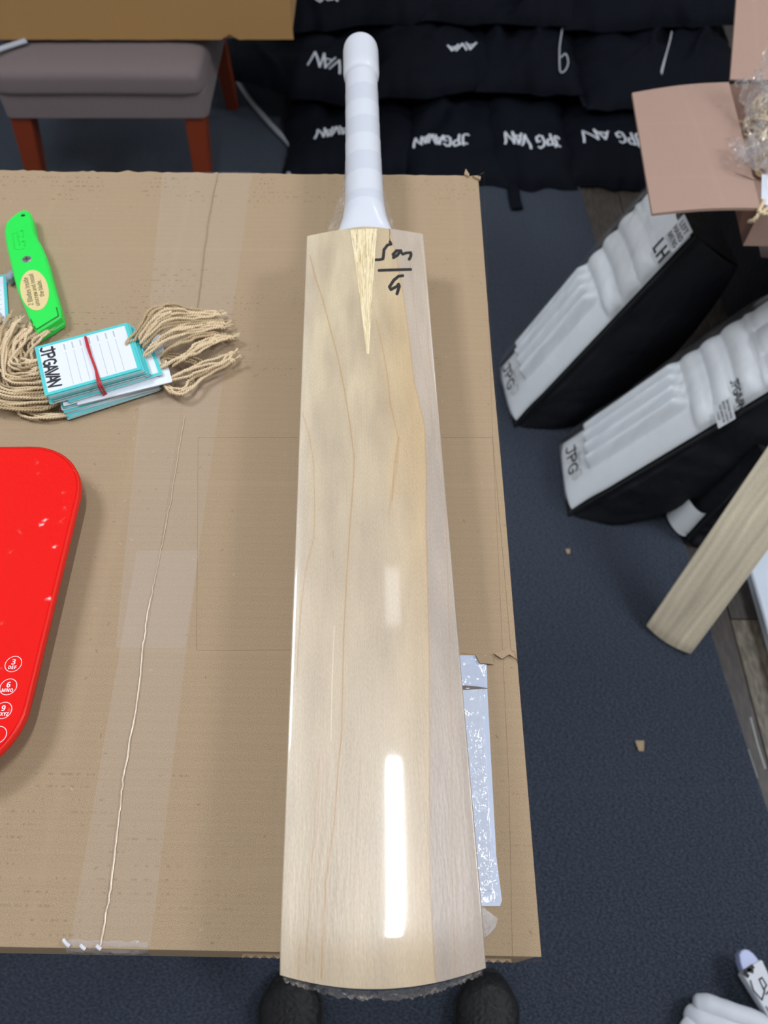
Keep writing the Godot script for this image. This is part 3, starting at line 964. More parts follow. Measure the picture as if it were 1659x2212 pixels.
	var q := [Vector3(0.0595, 0.946, -0.0457), Vector3(0.0663, 0.946, -0.0396), Vector3(0.0637, 0.946, -0.0333), Vector3(0.0591, 0.946, -0.029)]
	var inv := o.transform.affine_inverse()
	te.grid(8, 8, func(x: float, y: float):
		var a: Vector3 = inv * q[0]
		var bb: Vector3 = inv * q[1]
		var cc: Vector3 = inv * q[3]
		var dd: Vector3 = inv * q[2]
		var p: Vector3 = a.lerp(bb, x).lerp(cc.lerp(dd, x), y)
		return p + Vector3(-0.004 * (1 - x), 0.012 * (1 - x) + 0.003 * fn.get_noise_2d(x * 3, y * 3), 0), Vector3.UP)
	part("shrink_film", te, film(0.28, 0.1, M.wrinkle, 0.5), o)

func loose_bat() -> void:
	var X := Vector3(0.7854, 0, 0.619)
	var U := Vector3(0.2992, 0.8754, -0.3796)
	var o := thing("cricket_bat", "bare pale cricket bat leaning at right edge, toe resting on carpet", "bat", Transform3D(Basis(X, X.cross(U).normalized() * 1.0, -U), Vector3(0.5648, 0.02, -0.6035)))
	var wood := mat("ffffff", 0.5)
	wood.albedo_texture = blade_picture(false)
	wood.texture_repeat = false
	var spine := func(v: float) -> float: return 0.026 + 0.02 * exp(-pow((v - 0.38) * 2.6, 2.0))
	var edge := func(v: float) -> float: return 0.016 + 0.012 * exp(-pow((v - 0.38) * 2.4, 2.0))
	part("blade", blade_mesh(0.049, 0.55, 0.0, spine, edge), wood, o)
	var g := MB.new()
	var path := []
	for k in 20:
		path.append(Vector3(0, -0.014, -0.545 - 0.285 * k / 19.0))
	g.tube(path, func(t: float): return 0.017 + 0.010 * pow(1 - t, 8.0), 20)
	part("grip", g, mat("d9dbe4", 0.6), o)

# ---------------------------------------------------------------- small things on the carton
func knife() -> void:
	var o := thing("utility_knife", "bright green utility knife with oval paper label lying beside the tags", "knife", Transform3D(Basis(), Vector3(-0.33, 0.9402, -0.59)))
	var base := o.position
	var poly := PackedVector2Array()
	var zp := [[150,75],[170,74],[187,82],[203,105],[212,150],[222,215],[245,262],[272,310],[300,380],[325,470],[350,565],[375,655],[388,700],[393,757],[318,808],[235,858],[213,822],[185,760],[160,700],[110,580],[75,440],[45,310],[31,220],[33,180],[45,150],[75,122],[112,94]]
	var pts := [Vector3(-0.3677, 0.953, -0.6792), Vector3(-0.3645, 0.953, -0.6794), Vector3(-0.3613, 0.953, -0.6774), Vector3(-0.3574, 0.953, -0.6717), Vector3(-0.3532, 0.953, -0.6606), Vector3(-0.3478, 0.953, -0.6448), Vector3(-0.3415, 0.953, -0.6337), Vector3(-0.3347, 0.953, -0.6225), Vector3(-0.3266, 0.953, -0.6063), Vector3(-0.3182, 0.953, -0.5862), Vector3(-0.3097, 0.953, -0.5656), Vector3(-0.3017, 0.953, -0.5467), Vector3(-0.2977, 0.953, -0.5374), Vector3(-0.2944, 0.953, -0.5258), Vector3(-0.3028, 0.953, -0.5157), Vector3(-0.3121, 0.953, -0.5058), Vector3(-0.3169, 0.953, -0.5128), Vector3(-0.324, 0.953, -0.5252), Vector3(-0.3306, 0.953, -0.5374), Vector3(-0.3442, 0.953, -0.5624), Vector3(-0.3572, 0.953, -0.5929), Vector3(-0.3695, 0.953, -0.6225), Vector3(-0.3772, 0.953, -0.6436), Vector3(-0.3794, 0.953, -0.6532), Vector3(-0.3795, 0.953, -0.6606), Vector3(-0.3766, 0.953, -0.6674), Vector3(-0.3725, 0.953, -0.6744)]
	for p in pts:
		poly.append(Vector2(p.x - base.x, p.z - base.z))
	var green := mat("16dc4a", 0.42, {"clearcoat_enabled": true, "clearcoat": 0.25, "clearcoat_roughness": 0.3})
	var m := MB.new()
	m.prism(poly, 0.0075, 0.0145, 0.0018, false)
	part("handle_half", m, green, o)
	var m2 := MB.new()
	m2.prism(poly, 0, 0.0068, 0.0018)
	part("handle_half", m2, green, o)
	var loc := func(p: Vector3) -> Vector3: return p - base
	var Y := 0.0146
	# screw
	var sc: Vector3 = loc.call(Vector3(-0.3444, 0.955, -0.6028))
	var s := MB.new()
	s.xf = Transform3D(Basis(), Vector3(sc.x, Y - 0.0008, sc.z))
	s.prism(MB.rrect(0.0092, 0.0092, 0.0045, 6), 0, 0.0016, 0.0005)
	var so := part("screw", s, M.steel, o)
	var sx := MB.new()
	for a in [0.4, 0.4 + PI / 2]:
		sx.xf = Transform3D(Basis(Vector3.UP, a), Vector3(sc.x, Y + 0.00085, sc.z))
		sx.box(Vector3.ZERO, Vector3(0.0062, 0.0003, 0.0014), 0.0001)
	part("screw_cross", sx, mat("45464a", 0.4), so)
	# lanyard hole
	var hc: Vector3 = loc.call(Vector3(-0.3649, 0.955, -0.6693))
	var hm := MB.new()
	hm.xf = Transform3D(Basis(), Vector3(hc.x, Y - 0.0003, hc.z))
	hm.prism(MB.rrect(0.0042, 0.0036, 0.0017, 5), 0, 0.0004)
	part("lanyard_hole", hm, mat("0c2a10", 0.8), o)
	# raised mark moulded in the handle
	var rm := MB.new()
	for st in [[Vector3(-0.3681, 0.955, -0.6412), Vector3(-0.3604, 0.955, -0.6183), Vector3(-0.3551, 0.955, -0.6169), Vector3(-0.3505, 0.955, -0.6204)], [Vector3(-0.3681, 0.955, -0.6412), Vector3(-0.3653, 0.955, -0.6426)], [Vector3(-0.3643, 0.955, -0.6441), Vector3(-0.3603, 0.955, -0.6321), Vector3(-0.3568, 0.955, -0.6238)], [Vector3(-0.362, 0.955, -0.637), Vector3(-0.3595, 0.955, -0.6377)], [Vector3(-0.3617, 0.955, -0.6448), Vector3(-0.3587, 0.955, -0.6455), Vector3(-0.3562, 0.955, -0.6356), Vector3(-0.3578, 0.955, -0.6349)], [Vector3(-0.3562, 0.955, -0.6286), Vector3(-0.3534, 0.955, -0.63), Vector3(-0.3511, 0.955, -0.6224)]]:
		var path := []
		for p in st:
			path.append(Vector3(p.x - base.x, Y + 0.0001, p.z - base.z))
		rm.tube(path, 0.0006, 6)
	part("moulded_mark", rm, green, o)
	# step of the blade mouth
	var st2 := MB.new()
	var sp := []
	for p in [Vector3(-0.3206, 0.955, -0.5211), Vector3(-0.3171, 0.955, -0.5134), Vector3(-0.3122, 0.955, -0.5087), Vector3(-0.2965, 0.955, -0.5258), Vector3(-0.3007, 0.955, -0.5366)]:
		sp.append(Vector3(p.x - base.x, Y, p.z - base.z))
	st2.tube(sp, 0.0006, 6)
	part("mouth_groove", st2, mat("0e7a22", 0.5), o)
	# slide button
	var sb := MB.new()
	sb.xf = Transform3D(Basis(Vector3.UP, -0.3), loc.call(Vector3(-0.3583, 0.947, -0.5872)))
	sb.prism(MB.rrect(0.008, 0.013, 0.0038, 5), -0.004, 0.004, 0.0015)
	part("slide_button", sb, mat("8d95a2", 0.4), o)
	# label
	var lc: Vector3 = loc.call(Vector3(-0.3266, 0.955, -0.56))
	var dir := (Vector3(-0.3367, 0.955, -0.574) - Vector3(-0.3251, 0.955, -0.5445)).normalized()
	var bs := Basis(dir, Vector3.UP.cross(dir), Vector3.UP)
	var el := PackedVector2Array()
	for k in 40:
		var g := TAU * k / 40
		el.append(Vector2(cos(g) * 0.029, sin(g) * 0.0125))
	var lm := MB.new()
	lm.xf = Transform3D(Basis(dir, Vector3.UP, dir.cross(Vector3.UP)), Vector3(lc.x, Y, lc.z))
	lm.prism(el, -0.0001, 0.0003)
	var lb := part("paper_label", lm, mat("d9c48d", 0.7), o)
	var yv := Vector3.UP.cross(dir)
	var row := 0
	for tx in ["2 Blades inside", "unscrew and install", "the blade."]:
		var off: Vector3 = yv * (0.0056 - row * 0.0056)
		lettering(tx, 0.0060 if row == 0 else 0.0054, M.ink, lb, Transform3D(bs, Vector3(lc.x, Y + 0.0004, lc.z) + off))
		row += 1

func tag_picture(front: bool) -> ImageTexture:
	var w := 540
	var h := 400
	var b := filled(w, h, Color("dce1ea"))
	var cy := Color("4cc3c6")
	for L in [[Vector2(0, .025), Vector2(1, .025)], [Vector2(0, .975), Vector2(1, .975)], [Vector2(.018, 0), Vector2(.018, 1)], [Vector2(.982, 0), Vector2(.982, 1)]]:
		line_into(b, w, h, L, 21, cy, 1.0)
	var gr := Color("77808e")
	for x in [.30, .385, .47, .565, .655, .745, .83]:
		line_into(b, w, h, [Vector2(x, .27), Vector2(x, .92)], 1.8, gr, 0.8)
		var y := 0.10
		for k in 5:
			line_into(b, w, h, [Vector2(x - .006, y), Vector2(x + .004, y + 0.015)], 3.0, Color("30343c"), 0.8)
			y += 0.026
	if front:
		for s in mark_strokes("JPGAVAN"):
			var q := []
			for p in s:
				q.append(Vector2(0.055 + p.y * 0.125, 0.06 + p.x * 0.82))
			line_into(b, w, h, q, 13.0, Color("0d0e12"), 1.0)
	return tex_of(b, w, h)

func tags() -> void:
	var th := 0.379
	var W := 0.0805
	var D := 0.0597
	var ctr := (Vector3(-0.3013, 0.965, -0.4761) + Vector3(-0.2059, 0.965, -0.4498)) / 2
	var front := mat("ffffff", 0.45)
	front.albedo_texture = tag_picture(true)
	var plain := mat("ffffff", 0.5)
	plain.albedo_texture = tag_picture(false)
	var back := mat("dfe5ee", 0.5)
	var back2 := mat("c9d6dc", 0.5)
	var count := 24
	var ordinals := "first second third fourth fifth sixth seventh eighth ninth tenth eleventh twelfth thirteenth fourteenth fifteenth sixteenth seventeenth eighteenth nineteenth twentieth twenty-first twenty-second twenty-third twenty-fourth".split(" ")
	var step := 0.00095
	var right_ends := [Vector3(-0.163, 0.944, -0.5405), Vector3(-0.155, 0.944, -0.5381), Vector3(-0.1509, 0.944, -0.5326), Vector3(-0.1479, 0.944, -0.5284), Vector3(-0.1455, 0.944, -0.523), Vector3(-0.1457, 0.944, -0.5171), Vector3(-0.1433, 0.944, -0.51), Vector3(-0.1386, 0.944, -0.506), Vector3(-0.1363, 0.944, -0.5042), Vector3(-0.1336, 0.944, -0.4899), Vector3(-0.1341, 0.944, -0.4871), Vector3(-0.1322, 0.944, -0.4765)]
	var left_mid := [Vector3(-0.3159, 0.948, -0.4777), Vector3(-0.3189, 0.948, -0.4732), Vector3(-0.3211, 0.948, -0.4689), Vector3(-0.3232, 0.948, -0.4645), Vector3(-0.325, 0.948, -0.4591), Vector3(-0.3271, 0.948, -0.4548), Vector3(-0.3289, 0.948, -0.4495), Vector3(-0.331, 0.948, -0.4452), Vector3(-0.3331, 0.948, -0.441), Vector3(-0.3348, 0.948, -0.4358), Vector3(-0.3369, 0.948, -0.4317), Vector3(-0.3381, 0.948, -0.4276)]
	var left_ends := [Vector3(-0.3054, 0.948, -0.513), Vector3(-0.3113, 0.948, -0.5095), Vector3(-0.3177, 0.948, -0.5154), Vector3(-0.3214, 0.948, -0.5095), Vector3(-0.3282, 0.948, -0.5201), Vector3(-0.3336, 0.948, -0.5248), Vector3(-0.3355, 0.948, -0.5189), Vector3(-0.341, 0.948, -0.5272), Vector3(-0.3426, 0.948, -0.5201), Vector3(-0.3441, 0.948, -0.513), Vector3(-0.35, 0.948, -0.5224), Vector3(-0.354, 0.948, -0.5154)]
	for k in count:
		var y := 0.9645 - k * step
		var sh := 0.0
		var tilt := 0.0
		var dx := rng.randf_range(-0.0012, 0.0012)
		var dz := rng.randf_range(-0.0008, 0.0008)
		if k > 0:
			dx += minf(k, 8) * 0.0006
		if k > 9:
			tilt = rng.randf_range(-0.03, 0.05)
			dx += 0.004
			dz += 0.0006 * (k - 9)
		if k == 10:
			dx += -0.009
		if k == 11 or k == 12:
			dx += 0.006
		if k == 14:
			dx += 0.014
			dz += 0.004
			tilt = -0.05
		var right := k % 2 == 0
		var tr := Transform3D(Basis(Vector3.UP, th + tilt), Vector3(ctr.x, y, ctr.z) + Basis(Vector3.UP, th) * Vector3(dx, 0, dz))
		var label := ""
		if k == 0:
			label = "topmost turquoise-bordered paper tag of the banded stack, ruled lines and black mark facing up"
		elif k == 14:
			label = "plain white tag jutting furthest right out of the banded stack"
		elif k == count - 1:
			label = "bottom tag of the banded stack, resting on the brown carton"
		else:
			label = "%s paper tag from the top of the red-banded stack, its twine running %s" % [ordinals[k], "right" if right else "left"]
		var o := thing("paper_tag", label, "tag", tr, "paper tags in the red-banded stack")
		var m := MB.new()
		m.prism(MB.rrect(W, D, 0.001, 2), 0, 0.0008, 0.0, true, Vector2(1 / W, 1 / D), Vector2(.5, .5))
		var pale := Vector2(.22, .12) if k % 4 else Vector2(.5, .012)
		for j in m.v.size():
			if absf(m.n[j].y) < 0.5:
				m.t[j] = pale
		part("card", m, front if k == 0 else (back if k == 14 or k == 13 or k == 17 else (back2 if k == 20 else plain)), o)
		# twine loop: two lines from the hole to a knot
		var inv := tr.affine_inverse()
		var tw := MB.new()
		var e: Vector3
		var mids: Array
		if right:
			var q := k / 2
			e = right_ends[q] + Vector3(0, 0.0015 + 0.002 * (q % 3), 0)
			var st := tr * Vector3(W / 2 - 0.006, 0.0012, -0.004 + 0.0015 * (q % 5))
			var out := tr * Vector3(W / 2 + 0.004, 0.0015, -0.012 + 0.0036 * q)
			var m1 := out.lerp(e, 0.33) + Vector3(0, 0.003 + 0.0012 * (12 - q), -0.006 + 0.0012 * q)
			var m2 := out.lerp(e, 0.7) + Vector3(0, 0.004, -0.004 + rng.randf_range(-0.003, 0.003))
			if q == 11:
				m1 += Vector3(-0.006, 0, 0.014)
				m2 += Vector3(-0.01, -0.004, 0.016)
			if q == 10:
				m2 += Vector3(0.004, 0, 0.008)
			if q == 9:
				e = Vector3(-0.1695, 0.943, -0.4529)
				m1 = Vector3(-0.1894, 0.952, -0.4783)
				m2 = Vector3(-0.1651, 0.945, -0.475)
			mids = [st, out, m1, m2, e]
			if k > 0:
				mids.remove_at(0)
		else:
			var q := (k - 1) / 2
			e = left_ends[q] + Vector3(0, 0.002 * (q % 4), 0)
			var out := tr * Vector3(-W / 2 - 0.001, 0.0004, -0.016 + 0.0028 * q)
			var m1 := out + tr.basis * Vector3(-0.008 - 0.001 * q, 0.002, 0.001)
			var m2: Vector3 = left_mid[q] + Vector3(0, 0.003 * (q % 3), 0)
			var m3: Vector3 = m2.lerp(e, 0.6) + Vector3(-0.006 if q % 2 else -0.003, 0.003, 0)
			mids = [out, m1, m2, m3, e]
			if q == 11:
				mids = [tr * Vector3(-W / 2 + 0.01, 0.0004, D / 2 - 0.003), Vector3(-0.288, 0.944, -0.4172), Vector3(-0.303, 0.943, -0.4211), Vector3(-0.317, 0.944, -0.431), Vector3(-0.3343, 0.944, -0.4362)]
		for side in [-1.0, 0.3, 1.3]:
			var path := []
			var sp := smooth_path(mids, 12)
			for j in sp.size():
				var f := float(j) / (sp.size() - 1)
				var spread: float = side * 0.0022 * (0.4 + sin(PI * f)) * (1.0 if f < 0.9 else 0.5)
				var hgt: float = maxf(sp[j].y + fn.get_noise_2d(f * 3 + k, side * 4) * 0.002, 0.942)
				if not right and k == 0:
					hgt = sp[j].y
				path.append(inv * Vector3(sp[j].x + fn.get_noise_2d(f * 2 + k * 3, 9 + side) * 0.010 * sin(PI * clampf(f, 0, 0.95)), hgt + side * 0.0006, sp[j].z + spread))
			twine(tw, path, 0.00125, 0.005, 14)
		# knot and frayed end
		var kn: Vector3 = inv * (smooth_path(mids, 12)[-1])
		var kd: Vector3 = (kn - inv * mids[-2]).normalized()
		var ring := []
		for j in 13:
			var g := TAU * 1.6 * j / 12
			ring.append(kn - kd * 0.004 + Vector3(kd.z, 0, -kd.x) * cos(g) * 0.0018 + Vector3.UP * sin(g) * 0.0016 + kd * 0.0003 * j)
		tw.tube(ring, 0.001, 6)
		for j in 9:
			var d2 := (kd * 1.2 + Vector3(rng.randf_range(-.5, .5), rng.randf_range(-.1, .5), rng.randf_range(-.5, .5))).normalized()
			tw.tube([kn, kn + d2 * 0.003, kn + d2 * rng.randf_range(0.005, 0.008)], 0.0003, 4)
		part("twine", tw, M.twine if k % 3 else M.twine_dark, o)
	# red rubber band, two turns
	var rb := MB.new()
	for turn in [[[Vector3(-0.2604, 0.9665, -0.4879), Vector3(-0.255, 0.9668, -0.4738), Vector3(-0.2453, 0.9668, -0.4534), Vector3(-0.2363, 0.9665, -0.4334), Vector3(-0.2362, 0.956, -0.434), Vector3(-0.2365, 0.9418, -0.436)], 0.0011], [[Vector3(-0.2595, 0.9665, -0.4874), Vector3(-0.2511, 0.9668, -0.4668), Vector3(-0.2434, 0.9668, -0.4481), Vector3(-0.2386, 0.9665, -0.4334), Vector3(-0.2378, 0.957, -0.4321), Vector3(-0.2381, 0.9418, -0.436)], 0.0007]]:
		var path := []
		for p in turn[0]:
			path.append(p)
		path = smooth_path(path, 8)
		rb.tube(path, turn[1], 8, 0.6)
	single("rubber_band", rb, mat("b3202c", 0.45), "red rubber band looped round the stack of tags", "rubber band")
	# the tag half out of frame
	var ea := Vector3(-0.3687, 0.9415, -0.5976)
	var eb := Vector3(-0.3486, 0.9415, -0.531)
	var ed := (eb - ea).normalized()
	var at := Transform3D(Basis(ed, Vector3.UP, ed.cross(Vector3.UP)), ea + ed * 0.0375 - ed.cross(Vector3.UP).normalized() * 0.0)
	var inward := ed.cross(Vector3.UP)
	if inward.x > 0:
		inward = -inward
	at.origin = ea + ed * 0.0375 + inward * D * 0.475 - Vector3(0, 0.0008, 0)
	var o2 := thing("paper_tag", "single turquoise-bordered tag cut off by the left frame edge beside the green knife", "tag", at)
	var m3 := MB.new()
	m3.prism(MB.rrect(0.075, D * 0.95, 0.001, 2), 0, 0.0008, 0.0, true, Vector2(1 / 0.075, 1 / (D * 0.95)), Vector2(.5, .5))
	var lines := plain.duplicate()
	part("card", m3, lines, o2)
	var fo := MB.new()
	var fa := at.affine_inverse()
	var fq := [fa * Vector3(-0.3603, 0.9435, -0.5441), fa * Vector3(-0.3479, 0.9435, -0.5283), fa * Vector3(-0.3583, 0.9435, -0.5271)]
	fo.add(PackedVector3Array(fq), PackedVector2Array([Vector2.ZERO, Vector2.ONE, Vector2.RIGHT]), PackedInt32Array([0, 1, 2]), Vector3.UP)
	fo.tube([fq[0], fq[1]], 0.0003, 5)
	part("folded_corner", fo, mat("a9adb4", 0.5), o2)

func scale() -> void:
	var o := thing("kitchen_scale", "flat red glass-topped scale with white number keys, at left edge of carton", "scale", Transform3D(Basis(Vector3.UP, 0.012), Vector3(-0.338, 0.9402, -0.2405)))
	var W := 0.215
	var D := 0.258
	var red_b := filled(430, 516, Color("e3140f"))
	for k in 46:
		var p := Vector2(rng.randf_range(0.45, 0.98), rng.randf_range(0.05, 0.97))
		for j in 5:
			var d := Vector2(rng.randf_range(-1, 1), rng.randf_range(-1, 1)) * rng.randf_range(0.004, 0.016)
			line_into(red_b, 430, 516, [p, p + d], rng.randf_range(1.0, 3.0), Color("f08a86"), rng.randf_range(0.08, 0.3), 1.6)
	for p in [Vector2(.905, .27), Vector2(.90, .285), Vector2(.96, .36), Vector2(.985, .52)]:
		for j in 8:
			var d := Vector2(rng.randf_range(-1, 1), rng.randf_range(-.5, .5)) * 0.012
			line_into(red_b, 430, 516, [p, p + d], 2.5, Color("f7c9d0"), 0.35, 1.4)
	var rm := mat("ffffff", 0.6, {"metallic_specular": 0.22})
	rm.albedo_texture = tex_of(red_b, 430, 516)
	rm.heightmap_enabled = true
	rm.heightmap_texture = noise_tex(0.05, Color.BLACK, Color.WHITE, 5, 512, FastNoiseLite.TYPE_SIMPLEX, 44)
	rm.heightmap_scale = 0.03
	var plate := MB.new()
	plate.prism(MB.rrect(W - 0.0042, D - 0.0042, 0.0462, 12), 0.0195, 0.0245, 0.0008, true, Vector2(1 / W, 1 / D), Vector2(.5, .5))
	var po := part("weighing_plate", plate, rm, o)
	var rim := MB.new()
	var outer := MB.rrect(W, D, 0.048, 12)
	var inner := MB.rrect(W - 0.004, D - 0.004, 0.0462, 12)
	var r := []
	for lv in [[inner, 0.0238], [outer, 0.0232], [outer, 0.019], [inner, 0.0185]]:
		var ring := []
		for p in lv[0]:
			ring.append(Vector3(p.x, lv[1], p.y))
		r.append(ring)
	r.append(r[0])
	rim.rings(r, false)
	part("plate_rim", rim, mat("dd2318", 0.35, {"metallic_specular": 0.35}), o)
	var body := MB.new()
	body.prism(MB.rrect(W - 0.035, D - 0.035, 0.035, 8), 0.003, 0.019, 0.004)
	part("body", body, mat("5c1510", 0.5), o)
	for s in [[-1, -1], [1, -1], [-1, 1], [1, 1]]:
		var f := MB.new()
		f.xf = Transform3D(Basis(), Vector3(s[0] * 0.07, 0, s[1] * 0.09))
		f.prism(MB.rrect(0.014, 0.014, 0.0069, 5), 0, 0.004, 0.0006)
		part("foot", f, mat("222222", 0.8), o)
	var inv := o.transform.affine_inverse()
	var p3: Vector3 = inv * Vector3(-0.2463, 0.965, -0.1883)
	var p6: Vector3 = inv * Vector3(-0.2457, 0.965, -0.1726)
	var keym := mat("f3dfe2", 0.5)
	var names := [["1", ""], ["2", "ABC"], ["3", "DEF"], ["4", "GHI"], ["5", "JKL"], ["6", "MNO"], ["7", "PQRS"], ["8", "TUV"], ["9", "WXYZ"], ["C", ""], ["0", ""], [".", ""]]
	var flat := Basis(Vector3.RIGHT, -PI / 2)
	for k in 12:
		var cx := p3.x + 0.0006 * (k / 3) - 0.0168 * (2 - k % 3)
		var cz := p3.z + (p6.z - p3.z) * (k / 3)
		var ring := MB.new()
		var path := []
		for j in 29:
			path.append(Vector3(cx + cos(TAU * j / 28) * 0.0054, 0.02455, cz + sin(TAU * j / 28) * 0.0054))
		ring.tube(path, 0.0003, 4, 0.5)
		var key := part("number_key", ring, keym, po)
		if names[k][0] != "." and k != 11:
			lettering(names[k][0], 0.0052, keym, po, Transform3D(flat, Vector3(cx, 0.0247, cz - 0.0014)), true)
		if names[k][1] != "":
			lettering(names[k][1], 0.0025, keym, po, Transform3D(flat, Vector3(cx, 0.0247, cz + 0.0024)), true)

# ---------------------------------------------------------------- stool, box on it, cable
func slanted_leg(mb: MB, a: Vector3, b: Vector3, wa: float, wb: float) -> void:
	var r := []
	for k in 2:
		var c := a if k == 0 else b
		var w := (wa if k == 0 else wb) / 2
		var ring := []
		for p in MB.rrect(w * 2, w * 2, 0.004, 2):
			ring.append(c + Vector3(p.x, 0, p.y))
		r.append(ring)
	mb.rings(r)

func stool_corner() -> void:
	var o := thing("upholstered_stool", "grey-brown fabric seat on red-brown wooden legs behind the carton", "stool", Transform3D(Basis(), Vector3(-0.695, 0, -2.12)))
	var base := o.position
	var cloth := mat("7c6f70", 0.95, {"rim_enabled": true, "rim": 0.4})
	cloth.albedo_texture = noise_tex(0.35, Color(.82, .82, .82), Color(1, 1, 1), 2, 512, FastNoiseLite.TYPE_SIMPLEX, 61)
	cloth.uv1_triplanar = true
	cloth.uv1_scale = Vector3(8, 8, 8)
	var seat := MB.new()
	seat.grid(60, 40, func(x: float, y: float):
		var g: float = x * TAU
		var ph: float = (y - 0.5) * PI
		var ex := 0.09
		var sg := func(t: float, e: float): return signf(t) * pow(absf(t), e)
		var cx: float = sg.call(cos(ph), 0.22) * sg.call(cos(g), ex)
		var cz: float = sg.call(cos(ph), 0.22) * sg.call(sin(g), ex)
		var cy: float = sg.call(sin(ph), 0.45)
		return Vector3(cx * 0.256, 0.432 + cy * (0.045 if cy > 0 else 0.03) + 0.004 * fn.get_noise_2d(cx * 2, cz * 2), cz * 0.262))
	part("seat_cushion", seat, cloth, o)
	var ap := MB.new()
	ap.prism(MB.rrect(0.508, 0.508, 0.02, 5), 0.35, 0.412, 0.003)
	part("apron", ap, cloth, o)
	var wood := mat("7c3216", 0.4)
	for q in [[Vector3(-0.9151, 0.36, -1.8596), Vector3(-0.9503, 0.14, -1.9332), -1, 1], [Vector3(-0.4761, 0.36, -1.8495), Vector3(-0.4935, 0.14, -1.9332), 1, 1]]:
		var m := MB.new()
		var a: Vector3 = q[0] - base
		var d: Vector3 = (q[1] - q[0])
		a.z = 0.22
		a.y = 0.352
		var b: Vector3 = a + d * (0.352 / 0.22)
		b = Vector3(b.x, 0.005, a.z + 0.01)
		slanted_leg(m, a, b, 0.054, 0.036)
		part("leg", m, wood, o)
	for q in [[Vector3(0.215, 0.352, -0.21), Vector3(0.19, 0.005, -0.40)], [Vector3(-0.215, 0.352, -0.21), Vector3(-0.20, 0.005, -0.40)]]:
		var m := MB.new()
		slanted_leg(m, q[0], q[1], 0.046, 0.036)
		part("leg", m, wood, o)
	# carton on the stool
	var bx := thing("cardboard_box", "yellow-brown carton resting on the fabric stool at top left", "box", Transform3D(Basis(), Vector3(-0.66, 0.483, -2.165)))
	var bm := MB.new()
	bm.box(Vector3(0, 0.16, -0.01), Vector3(0.87, 0.315, 0.395), 0.004)
	part("body", bm, M.card_dark, bx)
	var fl := MB.new()
	var poly := []
	for k in 41:
		var x := lerpf(-0.44, 0.44, k / 40.0)
		var nick := 0.012 if k == 6 or k == 33 else 0.0
		poly.append(Vector2(x, 0.0 + nick + 0.0015 * fn.get_noise_1d(k * 2.0)))
	poly.append_array([Vector2(0.44, 0.31), Vector2(-0.44, 0.31)])
	fl.xf = Transform3D(Basis(Vector3.RIGHT, PI / 2), Vector3(0, 0.004, 0.189))
	var pp := PackedVector2Array()
	for p in poly:
		pp.append(Vector2(p.x, -p.y))
	fl.prism(pp, 0.0, 0.005, 0.0008)
	part("flap", fl, M.card_dark, bx)
	var st := MB.new()
	var sp := []
	for p in [Vector3(-0.9771, 0.486, -1.8842), Vector3(-0.9236, 0.486, -1.9305), Vector3(-0.8958, 0.486, -1.952), Vector3(-0.871, 0.486, -1.9694)]:
		sp.append(p)
	st.tube(smooth_path(sp, 6), 0.009, 10, 0.6)
	single("plastic_strap", st, mat("aab0bd", 0.5), "short pale grey strap end lying on the fabric seat at far left", "strap")
	# blue bag behind the stool leg
	var bl := MB.new()
	bl.grid(28, 16, func(x: float, y: float):
		var g: float = x * TAU
		var ph: float = (y - 0.5) * PI
		var n := 1.0 + 0.12 * fn.get_noise_3d(cos(g) * 2, y * 4, sin(g) * 2)
		return Vector3(-0.50 + cos(ph) * cos(g) * 0.07 * n, 0.115 + sin(ph) * 0.11 * n, -2.80 + cos(ph) * sin(g) * 0.07 * n))
	single("plastic_bag", bl, mat("1d4a63", 0.5), "dark blue bag on the floor behind the stool leg", "bag")
	var cb := MB.new()
	var cp := []
	for p in [Vector3(-0.5941, 0.012, -3.0306), Vector3(-0.5676, 0.012, -2.883), Vector3(-0.5409, 0.012, -2.7737), Vector3(-0.5073, 0.012, -2.6837), Vector3(-0.4601, 0.012, -2.5742), Vector3(-0.3953, 0.012, -2.4534), Vector3(-0.3432, 0.012, -2.3666), Vector3(-0.3064, 0.012, -2.308), Vector3(-0.2889, 0.012, -2.2656), Vector3(-0.2843, 0.012, -2.2167), Vector3(-0.2899, 0.012, -2.1689), Vector3(-0.2972, 0.012, -2.0876)]:
		cp.append(p)
	cb.tube(smooth_path(cp, 8), 0.009, 10, 0.8)
	single("power_cable", cb, mat("a2a7b0", 0.5), "thin grey cable curving over the carpet beside the black bags", "cable")

